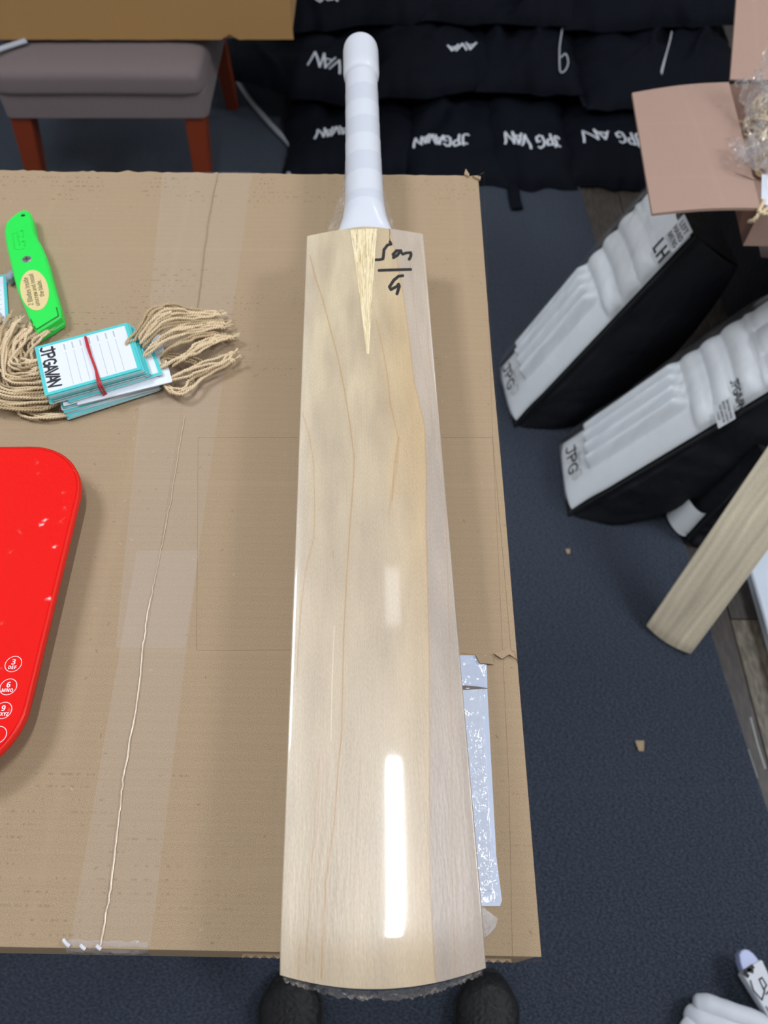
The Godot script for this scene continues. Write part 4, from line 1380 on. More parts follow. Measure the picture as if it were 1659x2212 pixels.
# ---------------------------------------------------------------- black garment bags
func soft_bag(at: Vector3, yaw: float, size: Vector3, sd: int, label: String, word := "JPGAVAN", wx := 0.0, wz := 0.0, ww := 0.16, wh := 0.03, cord := []) -> Node3D:
	var o := thing("garment_bag", label, "bag", Transform3D(Basis(Vector3.UP, yaw), at), "black printed bags heaped on the floor")
	var folds := []
	var fr := RandomNumberGenerator.new()
	fr.seed = sd * 101
	for k in 7:
		var a := fr.randf_range(-1.2, 1.2) + (PI / 2 if k % 3 == 0 else 0.0)
		folds.append([Vector2(cos(a), sin(a)), fr.randf_range(-0.4, 0.4) * minf(size.x, size.z), fr.randf_range(0.012, 0.03), fr.randf_range(0.016, 0.036) * (1 if k % 2 else -1), fr.randf_range(-0.2, 0.2), fr.randf_range(0.08, 0.22)])
	var top := func(x: float, z: float) -> float:
		var a := pow(absf(2 * x / size.x), 3.5)
		var b := pow(absf(2 * z / size.z), 4.0)
		var e := pow(clampf(1 - a, 0, 1), 0.6) * pow(clampf(1 - b, 0, 1), 0.6)
		var w := fn.get_noise_3d(x * 2.6 + sd * 7.0, z * 2.6, sd)
		var y := size.y * (0.86 + 0.3 * w)
		var p := Vector2(x, z)
		for f in folds:
			var along: float = p.dot((f[0] as Vector2).orthogonal()) - f[4]
			var d: float = p.dot(f[0]) - f[1] + 0.02 * sin(along * 14.0)
			y += f[3] * exp(-d * d / (f[2] * f[2])) * exp(-along * along / (f[5] * f[5]))
		return maxf(0.0, y * e)
	var m := MB.new()
	m.grid(90, 90, func(x: float, y: float):
		var px: float = (x - 0.5) * size.x
		var pz: float = (y - 0.5) * size.z
		var sway := 0.035 * fn.get_noise_2d(pz * 4 + sd * 3.1, 3.0)
		return Vector3(px + sway, maxf(0.001, top.call(px, pz)), pz + 0.04 * fn.get_noise_2d(px * 4 + sd * 2.3, 8.0)), Vector3.UP)
	m.box(Vector3(0, 0.001, 0), Vector3(size.x * 0.98, 0.002, size.z * 0.98), 0.0005)
	part("fabric", m, M.black, o)
	if word != "":
		var words := word.split(" ")
		for wk in words.size():
			var lm := MB.new()
			var share := ww / words.size()
			for s in mark_strokes(words[wk]):
				var q := []
				for k in s.size():
					for j in (4 if k < s.size() - 1 else 1):
						var p: Vector2 = s[k] if k == s.size() - 1 else (s[k] as Vector2).lerp(s[k + 1], j / 4.0)
						# printed to be read from the far side
						var x := wx + ww / 2 - share * wk - p.x * share * (0.8 if words.size() > 1 else 1.0)
						var z := wz + (p.y - 0.5) * wh
						var sx := 0.035 * fn.get_noise_2d(z * 4 + sd * 3.1, 3.0)
						var sz := 0.04 * fn.get_noise_2d(x * 4 + sd * 2.3, 8.0)
						q.append(Vector3(x + sx, top.call(x, z) + 0.004, z + sz))
				lm.ribbon(q, 0.007, Vector3.UP)
			part("printed_mark", lm, M.print, o)
	for cd in cord:
		var cm := MB.new()
		var inv := o.transform.affine_inverse()
		var q := []
		for p in smooth_path(cd, 8):
			var l: Vector3 = inv * p
			q.append(Vector3(l.x, top.call(l.x, l.z) + 0.008, l.z))
		cm.tube(q, 0.0022, 6)
		part("drawstring", cm, mat("b9bdc6", 0.8), o)
	return o

func bag_pile() -> void:
	# lowest row, prints towards us
	soft_bag(Vector3(-0.10, 0.006, -2.60), 0.05, Vector3(0.44, 0.10, 0.92), 1, "black printed bag of the front row, nearest the grey cable", "JPGAVAN", -0.03, 0.335, 0.19, 0.042)
	soft_bag(Vector3(0.22, 0.007, -2.56), 0.02, Vector3(0.32, 0.11, 0.96), 2, "black printed bag of the front row just right of the bat handle", "JPGAVAN", -0.03, 0.345, 0.17, 0.038)
	var c := soft_bag(Vector3(0.46, 0.006, -2.58), -0.03, Vector3(0.29, 0.11, 0.98), 3, "black printed bag of the front row with a short strap hanging onto the carpet", "JPG VAN", -0.01, 0.355, 0.19, 0.045)
	var sm := MB.new()
	var inv := c.transform.affine_inverse()
	var sp := []
	for p in [Vector3(0.3918, 0.012, -2.0922), Vector3(0.3908, 0.012, -2.0203), Vector3(0.3947, 0.012, -1.9722)]:
		sp.append(inv * p)
	sm.tube(smooth_path(sp, 5), 0.018, 10, 0.3)
	part("strap", sm, M.black, c)
	soft_bag(Vector3(0.74, 0.006, -2.57), 0.0, Vector3(0.38, 0.105, 0.98), 4, "black printed bag of the front row half covered by the open carton flap", "JPG AN", -0.05, 0.35, 0.20, 0.042)
	# second layer
	soft_bag(Vector3(-0.22, 0.105, -2.72), -0.40, Vector3(0.52, 0.11, 0.62), 5, "black bag lying slanted on the pile behind the grey cable", "VAN", 0.14, 0.23, 0.10, 0.035)
	soft_bag(Vector3(0.14, 0.125, -2.70), 0.12, Vector3(0.46, 0.10, 0.64), 6, "black bag of the second layer directly behind the bat handle tip", "AVA", 0.06, 0.20, 0.09, 0.02)
	soft_bag(Vector3(0.47, 0.130, -2.71), -0.06, Vector3(0.34, 0.10, 0.68), 7, "black bag of the second layer with a looped white drawstring", "", 0, 0, 0, 0, [[Vector3(0.5692, 0.2, -2.6168), Vector3(0.5517, 0.2, -2.534), Vector3(0.5404, 0.2, -2.4649), Vector3(0.5385, 0.2, -2.4032), Vector3(0.554, 0.2, -2.4032), Vector3(0.5663, 0.2, -2.4325), Vector3(0.5601, 0.2, -2.4622), Vector3(0.5434, 0.2, -2.4432)]])
	soft_bag(Vector3(0.85, 0.125, -2.68), 0.10, Vector3(0.56, 0.10, 0.70), 8, "black bag of the second layer with a straight white drawstring", "", 0, 0, 0, 0, [[Vector3(0.9088, 0.2, -2.5822), Vector3(0.8807, 0.2, -2.4923), Vector3(0.852, 0.2, -2.4111), Vector3(0.8261, 0.2, -2.3278), Vector3(0.8021, 0.2, -2.2673)], [Vector3(0.899, 0.2, -2.548), Vector3(0.8629, 0.2, -2.4378), Vector3(0.8287, 0.2, -2.3201)]])
	# top layer at the back
	soft_bag(Vector3(-0.10, 0.220, -2.88), 0.15, Vector3(0.54, 0.10, 0.56), 9, "black printed bag on top of the pile beside the yellow-brown carton", "JPG", -0.10, 0.20, 0.08, 0.05)
	soft_bag(Vector3(0.38, 0.230, -2.86), -0.08, Vector3(0.50, 0.10, 0.54), 10, "black printed bag on top of the pile at centre of the back", "JPGAVAN", -0.06, 0.20, 0.16, 0.02)
	soft_bag(Vector3(0.90, 0.225, -2.86), 0.06, Vector3(0.72, 0.10, 0.56), 11, "black bag on top of the pile nearest the open carton", "V", -0.02, 0.03, 0.03, 0.03)
	var kb := MB.new()
	kb.grid(40, 24, func(x: float, y: float):
		var g: float = x * TAU
		var ph: float = (y - 0.5) * PI
		var sg := func(t: float, e: float): return signf(t) * pow(absf(t), e)
		var cx: float = sg.call(cos(ph), 0.25) * sg.call(cos(g), 0.25)
		var cz: float = sg.call(cos(ph), 0.25) * sg.call(sin(g), 0.25)
		var n := 0.012 * fn.get_noise_3d(cx * 2, y * 4, cz * 2)
		return Vector3(1.15 + cx * (0.29 + n), 0.332 + sg.call(sin(ph), 0.3) * 0.322, -1.45 + cz * (0.48 + n)))
	single("kit_bag", kb, M.black_satin, "large black kit bag standing under the open carton", "bag")

# ---------------------------------------------------------------- wrapped batting pads
func pad_bag(which: String, L: float, dep: float, label: String, sd: int) -> void:
	var F := {
		"1": [Vector3(0.3059, 0.006, -1.2552), Vector3(0.0921, 0, 0.9957), Vector3(0.442, 0.8961, -0.0409), 0.098],
		"2": [Vector3(0.415, 0.006, -1.0083), Vector3(-0.0322, 0, 0.9995), Vector3(0.55, 0.835, 0.0177), 0.102],
		"3": [Vector3(0.642, 0.006, -0.880), Vector3(0.3125, 0, 0.9499), Vector3(0.17, 0.98, -0.10), 0.045],
	}
	var f: Array = F[which]
	var X: Vector3 = (f[1] as Vector3).normalized()
	var Uv: Vector3 = (f[2] as Vector3).normalized()
	var Z := X.cross(Uv).normalized()
	Uv = Z.cross(X)
	var o := thing("wrapped_batting_pads", label, "batting pads", Transform3D(Basis(X, Uv, Z), f[0]), "batting pads in black and clear bags")
	var hw: float = f[3]
	var slope := -Z.y / Uv.y * -1.0  # rise needed per metre of depth so the base stays on the floor
	# black gusset: sides, back and base of the bag
	var m := MB.new()
	m.grid(72, 40, func(x: float, y: float):
		var rr := MB.rrect(hw * 2, dep, 0.018, 3)
		var k: float = x * 16.0
		var a := int(k) % 16
		var p: Vector2 = rr[a].lerp(rr[(a + 1) % 16], k - floorf(k))
		var d := dep / 2 - p.y
		var tp := 1.0 - 0.35 * pow(y, 3.0)
		var taper := 0.75 + 0.25 * smoothstep(0.0, 0.3, y)
		var bulge := 0.022 * sin(PI * clampf(d / dep, 0, 1)) * signf(p.x) * (1.0 if absf(p.x) > hw * 0.8 and p.x > 0 else 0.0) * (1 - 0.5 * y)
		var wr := 0.010 * fn.get_noise_3d(p.x * 6 + sd, y * 4, p.y * 6 + sd * 2) * smoothstep(0.0, 0.02, d)
		var yy := lerpf(0.004 + slope * d * taper, L - 0.02 * d / dep, y)
		return Vector3(p.x + bulge + wr * signf(p.x), yy, -d * taper * tp + wr), null)
	for e in [0, 1]:
		var cap := MB.rrect(hw * 2, dep, 0.018, 3)
		var pv := PackedVector3Array()
		var pt := PackedVector2Array()
		for p in cap:
			var d := dep / 2 - p.y
			pv.append(Vector3(p.x, 0.004 + slope * d * 0.75 if e == 0 else L - 0.02 * d / dep, -d * (0.75 if e == 0 else 0.65)))
			pt.append(p)
		m.add(pv, pt, Geometry2D.triangulate_polygon(cap), Vector3(0, -1 if e == 0 else 1, 0))
	part("bag_gusset", m, M.black_satin, o)
	# the white pad under the clear front
	var pad := MB.new()
	var pw := hw - 0.010
	var Lp := 0.105 if which == "3" else L
	var hgt := func(x: float, y: float) -> float:
		var s := x / pw
		var edge := pow(clampf(1 - pow(absf(s), 6.0), 0, 1), 0.5) * pow(clampf(1 - pow(absf(2 * y / Lp - 1), 30.0), 0, 1), 0.5)
		var v := y / L
		var rolls := pow(absf(sin((s + 1) / 1.4 * PI * 4.0)), 0.75) * smoothstep(0.15, 0.18, v) * smoothstep(0.63, 0.58, v) * smoothstep(0.42, 0.38, s) * (0.0 if which == "3" else 1.0)
		var knee := pow(absf(sin((v - 0.62) / 0.085 * PI + s * s * 0.9)), 0.6) * smoothstep(0.60, 0.63, v) * smoothstep(0.90, 0.87, v)
		var toprolls := pow(absf(sin((s + 1) * PI * 1.5)), 0.7) * smoothstep(0.88, 0.91, v)
		return 0.003 + edge * (0.010 + 0.026 * rolls + 0.016 * knee + 0.01 * toprolls + 0.008 * (1 - s * s))
	pad.grid(64, 120, func(x: float, y: float):
		var px: float = (x - 0.5) * 2 * pw
		var py: float = 0.012 + y * (Lp - 0.02)
		var nip := 0.012 * smoothstep(0.11, 0.0, absf(y - 0.085)) # waist above the foot wing
		return Vector3(px * (1 - nip * 6.0 * 0.4), py, hgt.call(px, py)), Vector3.BACK)
	part("batting_pad", pad, mat("eef3f8", 0.45), o)
	# clear front, stretched over the rolls
	var cf := MB.new()
	cf.grid(40, 90, func(x: float, y: float):
		var px: float = (x - 0.5) * 2 * (hw - 0.002)
		var py: float = 0.008 + y * (L - 0.012)
		var s := px / hw
		var lift := (0.043 + 0.007 * fn.get_noise_3d(px * 14, py * 9, sd)) * pow(clampf(1 - pow(absf(s), 5.0), 0, 1), 0.6) * pow(clampf(1 - pow(absf(2 * y - 1), 16.0), 0, 1), 0.6)
		return Vector3(px, py, 0.002 + lift), Vector3.BACK)
	if which != "3":
		part("clear_front", cf, M.bagfilm, o)
	var pi := MB.new()
	pi.tube([Vector3(-hw, 0.0, 0.003), Vector3(-hw - 0.001, L * 0.5, 0.003), Vector3(-hw, L, 0.003), Vector3(hw, L, 0.003), Vector3(hw + 0.001, L * 0.5, 0.003), Vector3(hw, 0.0, 0.003), Vector3(-hw, 0.0, 0.003)], 0.003, 8)
	part("piping", pi, M.ink, o)
	if which == "3":
		return
	# foot mark
	var lm := MB.new()
	for s in mark_strokes("JPG"):
		var q := []
		for p in s:
			q.append(Vector3(-0.035 + p.x * 0.075, 0.05 + p.y * 0.026, 0.0425))
		lm.ribbon(q, 0.0045, Vector3.BACK)
	part("printed_mark", lm, M.ink, o)
	if which == "1":
		var s1 := Vector2(0.1013, 0.5374)
		var s2 := Vector2(0.105, 0.5804)
		for q in [[s1, Vector2(0.034, 0.045)], [s2, Vector2(0.05, 0.05)]]:
			var sm := MB.new()
			sm.xf = Transform3D(Basis(Vector3.RIGHT, PI / 2), Vector3(q[0].x, q[0].y, 0.044))
			sm.prism(MB.rrect(q[1].x, q[1].y, 0.001, 1), 0, 0.0006)
			var so := part("sticker", sm, mat("dfe3e9", 0.5), o)
			if q[0] == s1:
				lettering("LH", 0.040, M.ink, so, Transform3D(Basis(Vector3.BACK, -PI / 2 * 0.0), Vector3(q[0].x, q[0].y, 0.0449)), true)
			else:
				for k in 3:
					lettering(["LEFT", "HAND", "MENS"][k], 0.015, M.ink, so, Transform3D(Basis(), Vector3(q[0].x, q[0].y + 0.014 - 0.014 * k, 0.0449)), true)
	else:
		var s3 := Vector2(0.1159, 0.4249)
		var sm := MB.new()
		sm.xf = Transform3D(Basis(Vector3.RIGHT, PI / 2), Vector3(s3.x, s3.y, 0.044))
		sm.prism(MB.rrect(0.05, 0.035, 0.001, 1), 0, 0.0006)
		var so := part("sticker", sm, mat("dfe3e9", 0.5), o)
		for k in 4:
			lettering(["BATTING PADS", "MODEL CLASSIC", "SIZE MENS RH", "1 PAIR"][k], 0.0062, M.ink, so, Transform3D(Basis(), Vector3(s3.x, s3.y + 0.011 - 0.0075 * k, 0.0449)), true)
		var lm2 := MB.new()
		for s in mark_strokes("JPGAVAN"):
			var q := []
			for p in s:
				q.append(Vector3(s3.x - 0.055 + p.x * 0.07, s3.y + 0.026 + p.y * 0.014, 0.0445))
			lm2.ribbon(q, 0.0026, Vector3.BACK)
		part("printed_mark", lm2, M.ink, o)

# ---------------------------------------------------------------- open carton at the right
func slab(mb: MB, q: Array, th: float, bow := 0.0, nu := 14, nv := 10) -> void:
	var up: Vector3 = (q[1] - q[0]).cross(q[3] - q[0]).normalized()
	if up.y < 0:
		up = -up
	for side in 2:
		var off: Vector3 = up * (th * (1 - side))
		mb.grid(nu, nv, func(x: float, y: float): return (q[0] as Vector3).lerp(q[1], x).lerp((q[3] as Vector3).lerp(q[2], x), y) + off + up * bow * sin(PI * x), up if side == 0 else -up)
	for e in 4:
		var a: Vector3 = q[e]
		var b: Vector3 = q[(e + 1) % 4]
		mb.grid(nu, 1, func(x: float, y: float): return a.lerp(b, x) + up * th * y + up * bow * (sin(PI * x) if e % 2 == 0 else 0.0), (a + b) / 2 - (q[0] + q[2]) / 2)

func open_carton() -> void:
	var base := Vector3(0.78, 0.566, -1.18)
	var o := thing("open_carton", "open brown carton with spread flaps and plastic bags inside, at upper right", "box", Transform3D(Basis(), base))
	var hn := Vector3(0.562, 0.72, -0.9979) - base
	var hf := Vector3(0.5976, 0.72, -1.3431) - base
	var fn_ := Vector3(0.3953, 0.725, -0.9781) - base
	var ff := Vector3(0.4215, 0.725, -1.3007) - base
	var m := MB.new()
	slab(m, [ff, hf, hn, fn_], 0.0045, 0.004)
	var fo := part("flap", m, M.card_pink, o)
	var cr := MB.new()
	for q in [[Vector3(0.4157, 0.7275, -1.2353), Vector3(0.4782, 0.7275, -1.2489), Vector3(0.5668, 0.7275, -1.2654)], [Vector3(0.4089, 0.7275, -1.142), Vector3(0.4815, 0.7275, -1.1546), Vector3(0.5561, 0.7275, -1.1723)], [Vector3(0.4059, 0.7275, -1.1053), Vector3(0.4443, 0.7275, -1.1162), Vector3(0.4893, 0.7275, -1.1223), Vector3(0.5151, 0.7275, -1.1077), Vector3(0.5353, 0.7275, -1.0862), Vector3(0.5694, 0.7275, -1.065)]]:
		var path := []
		for p in q:
			path.append(p - base)
		cr.tube(smooth_path(path, 6), 0.0014, 6, 0.6)
	part("crease", cr, mat("a3877a", 0.85), fo)
	var ff2: Vector3 = Vector3(0.6247, 0.8048, -1.5215) - base
	var fr2: Vector3 = Vector3(0.7951, 0.8136, -1.5353) - base
	var hf2: Vector3 = hf + Vector3(0.36, 0, 0.0)
	var m2 := MB.new()
	slab(m2, [hf + Vector3(0.002, 0.004, -0.004), hf2, fr2, ff2], 0.0045, 0.0)
	part("flap", m2, M.card_pink, o)
	var low := 0.092
	var wn := MB.new()
	var dn := Vector3(0, -hn.y + low, 0)
	wn.add(PackedVector3Array([hf, hn, hn + dn, hf + dn]), PackedVector2Array([Vector2(0, 0), Vector2(1, 0), Vector2(1, 1), Vector2(0, 1)]), PackedInt32Array([0, 1, 2, 0, 2, 3]), Vector3.LEFT)
	wn.add(PackedVector3Array([hf, hn, hn + dn, hf + dn]), PackedVector2Array([Vector2(0, 0), Vector2(1, 0), Vector2(1, 1), Vector2(0, 1)]), PackedInt32Array([0, 1, 2, 0, 2, 3]), Vector3.RIGHT)
	var r := Vector3(0.62, 0, 0.012)
	var ring := [hf, hn, hn + r, hf + r]
	for e in [1, 2, 3]:
		var a: Vector3 = ring[e]
		var b: Vector3 = ring[(e + 1) % 4]
		var mid := (hf + hn + r) / 2
		for s in [1.0, -1.0]:
			var off: Vector3 = ((a + b) / 2 - mid).normalized() * 0.002 * s
			wn.add(PackedVector3Array([a + off, b + off, b + dn + off, a + dn + off]), PackedVector2Array([Vector2(0, 0), Vector2(1, 0), Vector2(1, 1), Vector2(0, 1)]), PackedInt32Array([0, 1, 2, 0, 2, 3]), off)
	wn.add(PackedVector3Array([hf + dn, hn + dn, hn + r + dn, hf + r + dn]), PackedVector2Array([Vector2(0, 0), Vector2(1, 0), Vector2(1, 1), Vector2(0, 1)]), PackedInt32Array([0, 1, 2, 0, 2, 3]), Vector3.UP)
	part("body", wn, M.card_pink, o)
	# bundles of twine in crumpled clear bags
	var k := 0
	for c in [Vector3(0.6624, 0.7, -1.2657), Vector3(0.6634, 0.69, -1.1909), Vector3(0.6518, 0.675, -1.2548)]:
		var tb := MB.new()
		for j in 26:
			var p := []
			var ang := rng.randf() * TAU
			for q in 7:
				ang += rng.randf_range(0.5, 1.4)
				p.append(Vector3(cos(ang) * 0.030, sin(ang * 1.7 + j) * 0.018, sin(ang) * 0.036) + Vector3(rng.randf_range(-1, 1), rng.randf_range(-1, 1), rng.randf_range(-1, 1)) * 0.010)
			tb.tube(smooth_path(p, 5), 0.0026, 6)
		var tb_o := single("twine_bundle", tb, M.twine_dark if k == 0 else M.twine, ["tangled twine bundle nearest the upright carton flap", "tangled twine bundle at the right frame edge inside the carton", "tangled twine bundle nearest the low carton flap"][k], "twine", "twine bundles inside the open carton")
		tb_o.position = c
		k += 1
	k = 0
	for bag in [[[Vector3(0.6067, 0.83, -1.2808), Vector3(0.6669, 0.8, -1.296), Vector3(0.5843, 0.735, -1.2225), Vector3(0.6374, 0.74, -1.1495)], "clear crumpled plastic bag rising along the upright carton flap"], [[Vector3(0.5883, 0.745, -1.3014), Vector3(0.6691, 0.75, -1.2781), Vector3(0.5615, 0.735, -1.1022), Vector3(0.624, 0.74, -1.0767)], "clear plastic bag draped over the middle of the carton contents"], [[Vector3(0.5392, 0.735, -1.1351), Vector3(0.6188, 0.745, -1.1168), Vector3(0.5404, 0.735, -1.0749), Vector3(0.6013, 0.735, -1.038)], "clear plastic bag spilling onto the low carton flap"]]:
		var q: Array = bag[0]
		var bmsh := MB.new()
		bmsh.grid(36, 40, func(x: float, y: float):
			var p: Vector3 = (q[0] as Vector3).lerp(q[1], x).lerp((q[2] as Vector3).lerp(q[3], x), y)
			var n := absf(fn.get_noise_3d(x * 2 + k * 5, y * 3, 2)) * 0.05 + absf(fn.get_noise_3d(x * 4, y * 5, k)) * 0.016
			return p + Vector3(0.008 * fn.get_noise_2d(x * 6, y * 6 + k), n, 0.008 * fn.get_noise_2d(x * 6 + 9, y * 6)), Vector3.UP)
		single("plastic_bag", bmsh, film(0.05, 0.1, M.wrinkle, 0.25), bag[1], "bag", "clear bags in the open carton")
		k += 1
	var tg := MB.new()
	var q2 := [Vector3(0.5926, 0.715, -1.093), Vector3(0.6273, 0.715, -1.1002), Vector3(0.614, 0.7, -1.0286), Vector3(0.5844, 0.7, -1.0411)]
	slab(tg, q2, 0.001, 0.0, 4, 4)
	single("paper_tag", tg, mat("d5dbe8", 0.5), "small white tag sticking out of the open carton by the frame edge", "tag")
	var kn := MB.new()
	twine(kn, smooth_path([Vector3(0.5976, 0.73, -1.0171), Vector3(0.567, 0.728, -0.9902), Vector3(0.5569, 0.724, -0.9849), Vector3(0.5516, 0.715, -0.9819), Vector3(0.5552, 0.7, -0.9997)], 8), 0.003, 0.012, 8)
	twine(kn, smooth_path([Vector3(0.587, 0.73, -0.9789), Vector3(0.5675, 0.728, -0.9794), Vector3(0.5565, 0.726, -0.9865), Vector3(0.5643, 0.724, -1.0023), Vector3(0.5741, 0.722, -1.0206)], 8), 0.003, 0.012, 8)
	single("jute_twine", kn, M.twine, "loose twine end hanging over the near corner of the open carton", "twine")
	var wf := MB.new()
	var w3 := [Vector3(0.5628, 0.7, -1.0019), Vector3(0.6013, 0.7, -1.0085), Vector3(0.6828, 0.57, -1.0716), Vector3(0.6476, 0.57, -1.0764)]
	slab(wf, w3, 0.004, 0.0, 6, 6)
	single("cardboard_sheet", wf, mat("6b4a42", 0.5, {"clearcoat_enabled": true, "clearcoat_roughness": 0.2}), "reddish brown taped carton corner hanging below the open carton", "box")
	# white lidded box on the planks
	var wb := thing("white_box", "low white box on the wooden planks behind the loose bat", "box", Transform3D(Basis(), Vector3(0.9255, 0.0, -0.60)))
	var wm := MB.new()
	wm.box(Vector3(0, 0.014, 0), Vector3(0.316, 0.028, 0.40), 0.003)
	part("body", wm, mat("c9d3e2", 0.5), wb)
	var lm := MB.new()
	lm.box(Vector3(0, 0.0315, 0), Vector3(0.326, 0.009, 0.415), 0.003)
	part("lid", lm, mat("d6e0ef", 0.45), wb)

# ---------------------------------------------------------------- glove, shoes, scraps
func gloves() -> void:
	var o := thing("batting_glove", "white padded glove with ribbed thumb lying at bottom right corner", "glove", Transform3D(Basis(), Vector3(0.62, 0, 0.03)))
	var base := o.position
	var white := mat("d3d8e2", 0.55)
	var cuff := mat("aab4dd", 0.35)
	var poly := PackedVector2Array()
	for p in [Vector3(0.5578, 0.055, -0.0331), Vector3(0.5652, 0.055, -0.0424), Vector3(0.5895, 0.055, -0.0524), Vector3(0.593, 0.055, -0.0518), Vector3(0.5988, 0.055, -0.03), Vector3(0.6126, 0.055, 0.0181), Vector3(0.6012, 0.055, 0.0586), Vector3(0.5838, 0.055, 0.031), Vector3(0.5812, 0.055, 0.017)]:
		poly.append(Vector2(p.x - base.x, p.z - base.z))
	var m := MB.new()
	m.prism(poly, 0.035, 0.057, 0.0015)
	part("thumb_guard", m, white, o)
	var tip := PackedVector2Array()
	for p in [Vector3(0.5598, 0.055, -0.0381), Vector3(0.5584, 0.055, -0.0499), Vector3(0.5594, 0.055, -0.06), Vector3(0.5636, 0.055, -0.0651), Vector3(0.5701, 0.055, -0.0676), Vector3(0.5764, 0.055, -0.0663), Vector3(0.5824, 0.055, -0.0613), Vector3(0.5871, 0.055, -0.0543), Vector3(0.5885, 0.055, -0.0512), Vector3(0.576, 0.055, -0.0449)]:
		tip.append(Vector2(p.x - base.x, p.z - base.z))
	var m2 := MB.new()
	m2.prism(tip, 0.036, 0.055, 0.0015)
	part("thumb_tip", m2, cuff, o)
	var bk := MB.new()
	for q in [[Vector3(0.56, 0.0575, -0.0343), Vector3(0.5643, 0.0575, -0.0312)], [Vector3(0.5677, 0.0575, -0.0392), Vector3(0.573, 0.0575, -0.0374)], [Vector3(0.5629, 0.0575, -0.0374), Vector3(0.5753, 0.0575, -0.0436)]]:
		bk.ribbon([q[0] - base, q[1] - base], 0.006, Vector3.UP)
	part("mesh_panel", bk, M.ink, o)
	var lt := MB.new()
	for st in [[Vector3(0.567, 0.0575, -0.0251), Vector3(0.5686, 0.0575, -0.0117), Vector3(0.5782, 0.0575, 0.0003), Vector3(0.5857, 0.0575, -0.0117)], [Vector3(0.5809, 0.0575, -0.0263), Vector3(0.5859, 0.0575, -0.0288), Vector3(0.5904, 0.0575, -0.019), Vector3(0.5846, 0.0575, -0.0129), Vector3(0.5809, 0.0575, -0.0263)], [Vector3(0.5865, 0.0575, -0.0069), Vector3(0.5928, 0.0575, -0.0117)], [Vector3(0.5822, 0.0575, 0.0092), Vector3(0.5862, 0.0575, 0.0181)]]:
		var q := []
		for p in st:
			q.append(p - base)
		lt.ribbon(q, 0.0022, Vector3.UP)
	part("printed_mark", lt, M.ink, o)
	for q in [[[Vector3(0.4805, 0.03, 0.0076), Vector3(0.5007, 0.04, 0.0076), Vector3(0.5254, 0.045, 0.0159), Vector3(0.5583, 0.045, 0.026), Vector3(0.6117, 0.04, 0.0448)], 0.0165], [[Vector3(0.4745, 0.02, 0.0174), Vector3(0.4848, 0.034, 0.0244), Vector3(0.5161, 0.04, 0.0331), Vector3(0.5555, 0.04, 0.0448), Vector3(0.6076, 0.04, 0.0593)], 0.018], [[Vector3(0.4649, 0.022, 0.0294), Vector3(0.4758, 0.03, 0.0393), Vector3(0.5131, 0.035, 0.0537), Vector3(0.553, 0.035, 0.0623)], 0.019]]:
		var path := []
		for p in smooth_path(q[0], 8):
			path.append(p - base)
		var fm := MB.new()
		var rr: float = q[1]
		fm.tube(path, func(t: float): return rr * pow(clampf(t * 9.0 + 0.02, 0, 1), 0.5) * (1.0 - 0.05 * absf(sin(t * PI * 4))), 18)
		part("finger", fm, white, o)

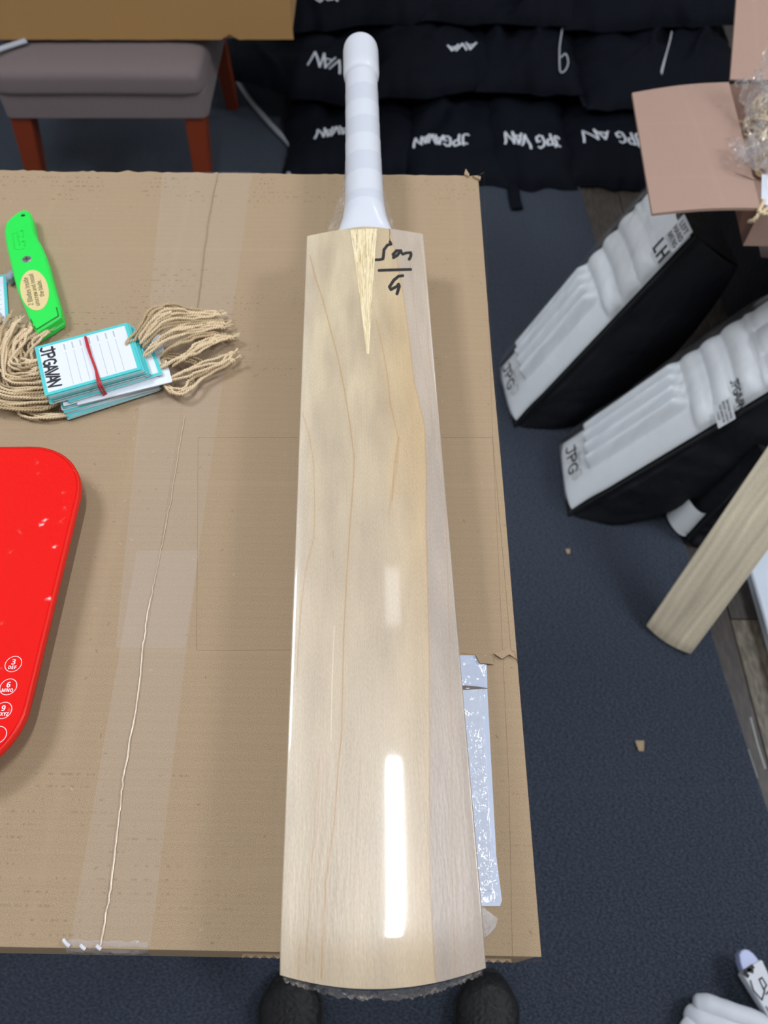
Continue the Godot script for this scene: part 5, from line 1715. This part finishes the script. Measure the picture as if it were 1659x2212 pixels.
func shoes() -> void:
	for s in [[-0.148, "black mesh shoe under the left side of the bat toe", 0.05], [0.165, "plain black shoe under the right side of the bat toe", -0.08]]:
		var o := thing("shoe", s[1], "shoe", Transform3D(Basis(Vector3.UP, s[2]), Vector3(s[0], 0.0055, -0.045)), "the photographer's shoes")
		var half := func(z: float) -> float: # half width along the shoe, toe at z = 0
			return 0.049 * pow(clampf(z / 0.05, 0, 1), 0.5) * (1.0 - 0.22 * smoothstep(0.10, 0.20, z)) * pow(clampf((0.292 - z) / 0.04, 0, 1), 0.4)
		var sole := MB.new()
		var pl := PackedVector2Array()
		for k in 30:
			pl.append(Vector2(half.call(0.29 * (k + 0.3) / 30.0) + 0.002, 0.29 * (k + 0.3) / 30.0))
		for k in 30:
			pl.append(Vector2(-half.call(0.29 * (29.3 - k) / 30.0) - 0.002, 0.29 * (29.3 - k) / 30.0))
		sole.prism(pl, 0, 0.026, 0.003)
		part("sole", sole, mat("17181b", 0.7), o)
		var up := MB.new()
		up.grid(40, 30, func(x: float, y: float):
			var z: float = 0.002 + y * 0.286
			var w: float = half.call(z)
			var h := 0.052 + 0.05 * smoothstep(0.06, 0.17, z) - 0.02 * smoothstep(0.2, 0.28, z)
			h *= pow(clampf(z / 0.03, 0, 1), 0.4)
			var g: float = x * PI
			return Vector3(cos(g) * w * (1 - 0.1 * sin(g)), 0.024 + sin(g) * (h - 0.024), z), Vector3.UP)
		part("upper", up, mat("0d0e12", 0.6, {"heightmap_enabled": true, "heightmap_texture": M.wrinkle, "heightmap_scale": 0.25, "uv1_triplanar": true, "uv1_scale": Vector3(10, 10, 10)}), o)
		var lc := MB.new()
		for k in 5:
			var z := 0.095 + 0.02 * k
			var path := []
			for j in 9:
				var g := PI * (0.28 + 0.44 * j / 8.0)
				var w: float = half.call(z)
				var h := 0.052 + 0.05 * smoothstep(0.06, 0.17, z)
				path.append(Vector3(cos(g) * w * 0.93, 0.027 + sin(g) * (h - 0.024), z + (0.006 if k % 2 else -0.006) * (j / 8.0 - 0.5)))
			lc.tube(path, 0.0026, 6)
		part("laces", lc, mat("1d1e24", 0.8), o)

func scraps() -> void:
	for s in [[Vector3(0.4772, 0.008, -0.3985), 0.013, "cream paper scrap on the carpet to the right of the carton"], [Vector3(0.3959, 0.008, -0.8137), 0.008, "tiny brown scrap on the carpet below the upright pads"]]:
		var m := MB.new()
		m.grid(6, 6, func(x: float, y: float): return Vector3((x - 0.5) * s[1] * (1.3 - y * 0.6), 0.002 + 0.002 * fn.get_noise_2d(x * 3, y * 3), (y - 0.5) * s[1] * 1.5), Vector3.UP)
		var o := single("paper_scrap", m, mat("a08d72", 0.8), s[2], "scrap")
		o.position = s[0]
	var floor_o := get_node("floor")
	var k := 0
	for q in [[Vector3(0.6676, 0, -0.4417), Vector3(0.677, 0, -0.4444), Vector3(0.6792, 0, -0.4111), Vector3(0.6725, 0, -0.4085)], [Vector3(0.6774, 0, -0.3938), Vector3(0.6822, 0, -0.3955), Vector3(0.6859, 0, -0.3434), Vector3(0.6798, 0, -0.3393)], [Vector3(0.6991, 0, -0.4551), Vector3(0.7031, 0, -0.4569), Vector3(0.703, 0, -0.4024), Vector3(0.7056, 0, -0.36), Vector3(0.7017, 0, -0.3584), Vector3(0.6991, 0, -0.4007)]]:
		var m := MB.new()
		var pl := PackedVector2Array()
		for p in q:
			pl.append(Vector2(p.x, p.z))
		m.prism(pl, -0.0012, -0.0008)
		part("scuff_mark", m, mat("8b8a88", 0.6), floor_o)
